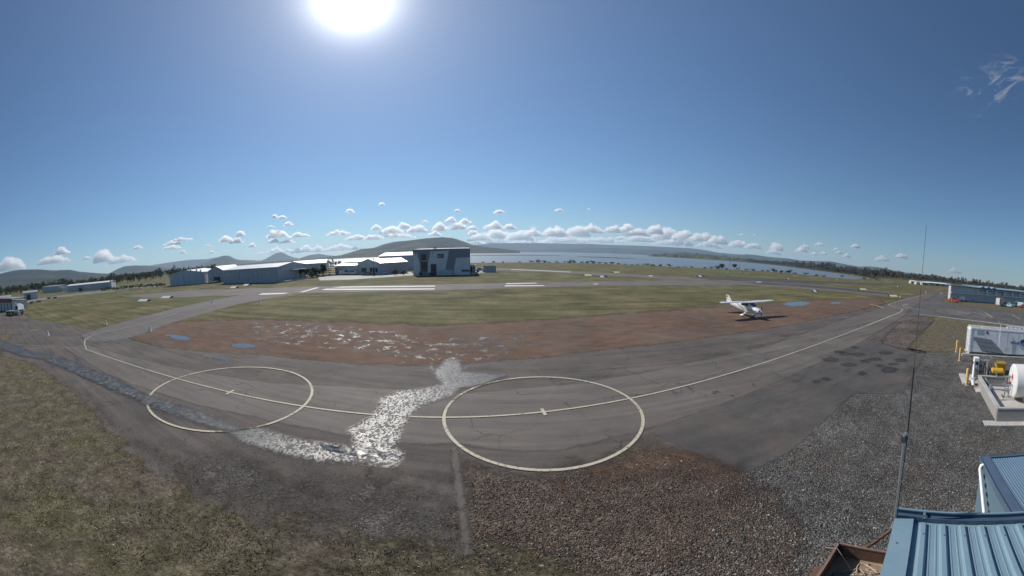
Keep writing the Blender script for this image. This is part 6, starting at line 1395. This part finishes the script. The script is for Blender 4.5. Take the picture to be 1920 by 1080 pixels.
gmark('white and black gable marker near the cross taxiway', 1124, 1138, 519.5, 'white', 1.0, 0.7, 'black'); gmark('white and black gable marker farther right in the field', 1308, 1319, 518.5, 'white', 1.0, 0.7, 'black')
gmark('white and black gable marker at the right field', 1475, 1480, 523.5, 'white', 1.0, 0.7, 'black'); gmark('yellow gable marker beside the dark runway end', 1610, 1622, 543, 'yellow', 1.0, 0.8)
gmark('yellow gable marker nearest the taxiway bend', 1666, 1680, 555.5, 'yellow', 0.9, 0.7); gmark('white and black gable marker behind the blue puddle', 1523, 1532, 546.5, 'white', 0.9, 0.6, 'black')
p = pix(1688, 559); t = thing('traffic_cone', 'orange and white cone by the taxiway bend', 'cone', p, 0)
MB().tube([(0, 0, 0.03), (0, 0, 0.95)], [0.3, 0.06], 14).build('cone_body', paint('cone_orange', (0.72, 0.28, 0.14), 0.5), t, True); MB().tube([(0, 0, 0.45), (0, 0, 0.7)], [0.2, 0.14], 14).build('band', white_trim, t); MB().box((0, 0, 0.02), (0.7, 0.7, 0.04)).build('base', dark_metal, t)
p = pix(1386, 508); t = thing('windsock_mast', 'slim white topped mast on the bay shore field', 'mast', p, 0)
MB().tube([(0, 0, 0), (0, 0, 5.2)], [0.12, 0.08], 8).build('mast', grey_metal, t); MB().tube([(0, 0, 5.0), (0, 0, 5.9)], [0.5, 0.35], 10).build('lamp_drum', white_trim, t)
p = pix(1368, 504); t = thing('pole_pair', 'pale lattice mast among the shore trees', 'mast', p, 0)
for s in (-1, 1): MB().tube([(s * 1.3, 0, 0), (0, 0, 7.0)], 0.12, 6).build('leg', grey_metal, t)
MB().bar((-0.7, 0, 3.2), (0.7, 0, 3.2), 0.12).build('cross_bar', grey_metal, t)
# wire fence in front of the hangar row
fp = [pix(1762, 560), pix(1775, 553), pix(1781, 549)]
t = thing('wire_fence', 'grey chain wire fence at the left end of the hangar row', 'fence', fp[0], 0)
for k in range(9):
    u = k / 8 * 2; i_ = min(1, int(u)); q = fp[i_].lerp(fp[i_ + 1], u - i_) - fp[0]
    MB().tube([(q.x, q.y, 0), (q.x, q.y, 2.2)], 0.06, 6).build('post', steel, t)
for z in (0.3, 0.9, 1.5, 2.1):
    for a, b_ in zip(fp[:-1], fp[1:]):
        q0, q1 = a - fp[0], b_ - fp[0]; MB().tube([(q0.x, q0.y, z), (q1.x, q1.y, z)], 0.03, 4).build('wire', steel, t)

# ================================================================== loose ground cover
def inside(poly):
    P_ = np.array(poly)
    return lambda X, Y: signed_distance(poly, X, Y)
def near_points(n, seed, rmin, rmax, a0, a1):
    g_ = np.random.default_rng(seed); r = rmin * (rmax / rmin) ** (g_.random(n) ** 0.8); a = np.radians(a0 + (a1 - a0) * g_.random(n)); return r * np.sin(a), r * np.cos(a), g_
verge_poly = P2([(0, 668), (60, 680), (130, 728), (190, 788), (240, 845), (330, 905), (400, 950), (480, 985), (600, 1005), (760, 1030), (960, 1040), (1040, 1058), (1090, 1085), W(0, 2), W(-60, -8)])
X, Y_, g_ = near_points(52000, 1, 6.5, 40, -95, 14); ok = signed_distance(verge_poly, X, Y_) > (g_.random(len(X)) - 0.75) * 1.6
X, Y_ = X[ok], Y_[ok]; n = len(X)
clump = np.array([mnoise.noise(Vector((x * 0.5, y * 0.5, 0))) for x, y in zip(X, Y_)]); keep = clump > g_.normal(-0.05, 0.25, n); X, Y_ = X[keep], Y_[keep]; n = len(X)
h = g_.uniform(0.03, 0.11, n); a = g_.uniform(0, 2 * np.pi, n); w_ = g_.uniform(0.008, 0.022, n); lx, ly = g_.normal(0, 0.06, n), g_.normal(0, 0.06, n)
z0 = np.full(n, 0.03)
Vv = np.stack([np.stack([X - np.cos(a) * w_, Y_ - np.sin(a) * w_, z0], 1), np.stack([X + np.cos(a) * w_, Y_ + np.sin(a) * w_, z0], 1), np.stack([X + lx, Y_ + ly, z0 + h], 1)], 1).reshape(-1, 3)
me = bpy.data.meshes.new('grass_blades'); me.from_pydata(Vv.tolist(), [], np.arange(3 * n).reshape(-1, 3).tolist()); me.update()
tg = NT('blade'); rI = tg.n('ShaderNodeNewGeometry').outputs['Random Per Island']
tg.bsdf(tg.ramp(rI, [(0.0, (0.06, 0.062, 0.026)), (0.45, (0.15, 0.135, 0.07)), (0.8, (0.27, 0.23, 0.14)), (1.0, (0.45, 0.39, 0.29))]), 0.9, 0, None, 0.2); me.materials.append(tg.m)
tag(link('grass_blades', me), 'sparse dry grass blades on the verge below the camera', None, None, 'stuff')
# stones
oct_v = np.array([(1, 0, 0), (-1, 0, 0), (0, 1, 0), (0, -1, 0), (0, 0, 1), (0, 0, -0.5)]); oct_f = np.array([(0, 2, 4), (2, 1, 4), (1, 3, 4), (3, 0, 4), (2, 0, 5), (1, 2, 5), (3, 1, 5), (0, 3, 5)])
def stones(name, label, poly, n, seed, a0, a1, rmax, cols, s0=0.012, s1=0.035, z=0.034):
    X, Y_, g_ = near_points(n, seed, 6.5, rmax, a0, a1); ok = signed_distance(poly, X, Y_) > 0.1; X, Y_ = X[ok], Y_[ok]; n = len(X)
    s = g_.uniform(s0, s1, n) * np.where(g_.random(n) > 0.95, 1.7, 1); rot = g_.uniform(0, 6.28, n); el = g_.uniform(0.6, 1.3, (n, 3))
    v = oct_v[None] * el[:, None, :] * s[:, None, None] + g_.normal(0, 0.12, (n, 6, 3)) * s[:, None, None]
    x = v[..., 0] * np.cos(rot)[:, None] - v[..., 1] * np.sin(rot)[:, None] + X[:, None]; y = v[..., 0] * np.sin(rot)[:, None] + v[..., 1] * np.cos(rot)[:, None] + Y_[:, None]
    V_ = np.stack([x, y, v[..., 2] * 0.7 + z], -1).reshape(-1, 3); F_ = (oct_f[None] + 6 * np.arange(n)[:, None, None]).reshape(-1, 3)
    m = bpy.data.meshes.new(name); m.from_pydata(V_.tolist(), [], F_.tolist()); m.update()
    q = NT(name + '_mat'); q.bsdf(q.ramp(q.n('ShaderNodeNewGeometry').outputs['Random Per Island'], list(zip((0.0, 0.5, 0.85, 1.0), cols))), 0.85, 0, None, 0.3); m.materials.append(q.m)
    return tag(link(name, m), label, None, None, 'stuff')
yard = P2([(1380, 893), (1425, 877), (1480, 849), (1530, 806), (1570, 766), (1603, 739), (1692, 739), (1738, 661), W(40, 5), W(19, 0.5), W(19, -3), W(2, -2), (1200, 1079), (1340, 1000), (1400, 930)])
stones('gravel_stones', 'loose grey gravel stones in the yard', yard, 42000, 11, 20, 98, 32, ((0.04, 0.039, 0.037), (0.11, 0.107, 0.10), (0.21, 0.205, 0.195), (0.42, 0.41, 0.39)))
brown = P2([(880, 890), (960, 900), (1130, 880), (1212, 840), (1290, 858), (1380, 897), (1440, 930), (1500, 1000), (1490, 1079), W(4, -1), W(-2, 1), (880, 1079)])
stones('pebbles', 'brown pebbles scattered below the right circle', brown, 26000, 12, -20, 60, 17, ((0.04, 0.030, 0.024), (0.108, 0.080, 0.062), (0.21, 0.16, 0.125), (0.42, 0.34, 0.27)))
loose = P2([(200, 760), (330, 800), (480, 840), (760, 880), (880, 870), (880, 1040), (600, 1000), (480, 975), (330, 890), (240, 830)])
stones('loose_chips', 'pale stone chips on the broken seal below the circles', loose, 4500, 13, -75, 0, 26, ((0.05, 0.046, 0.042), (0.12, 0.11, 0.10), (0.22, 0.205, 0.19), (0.40, 0.38, 0.35)), 0.010, 0.028, 0.014)
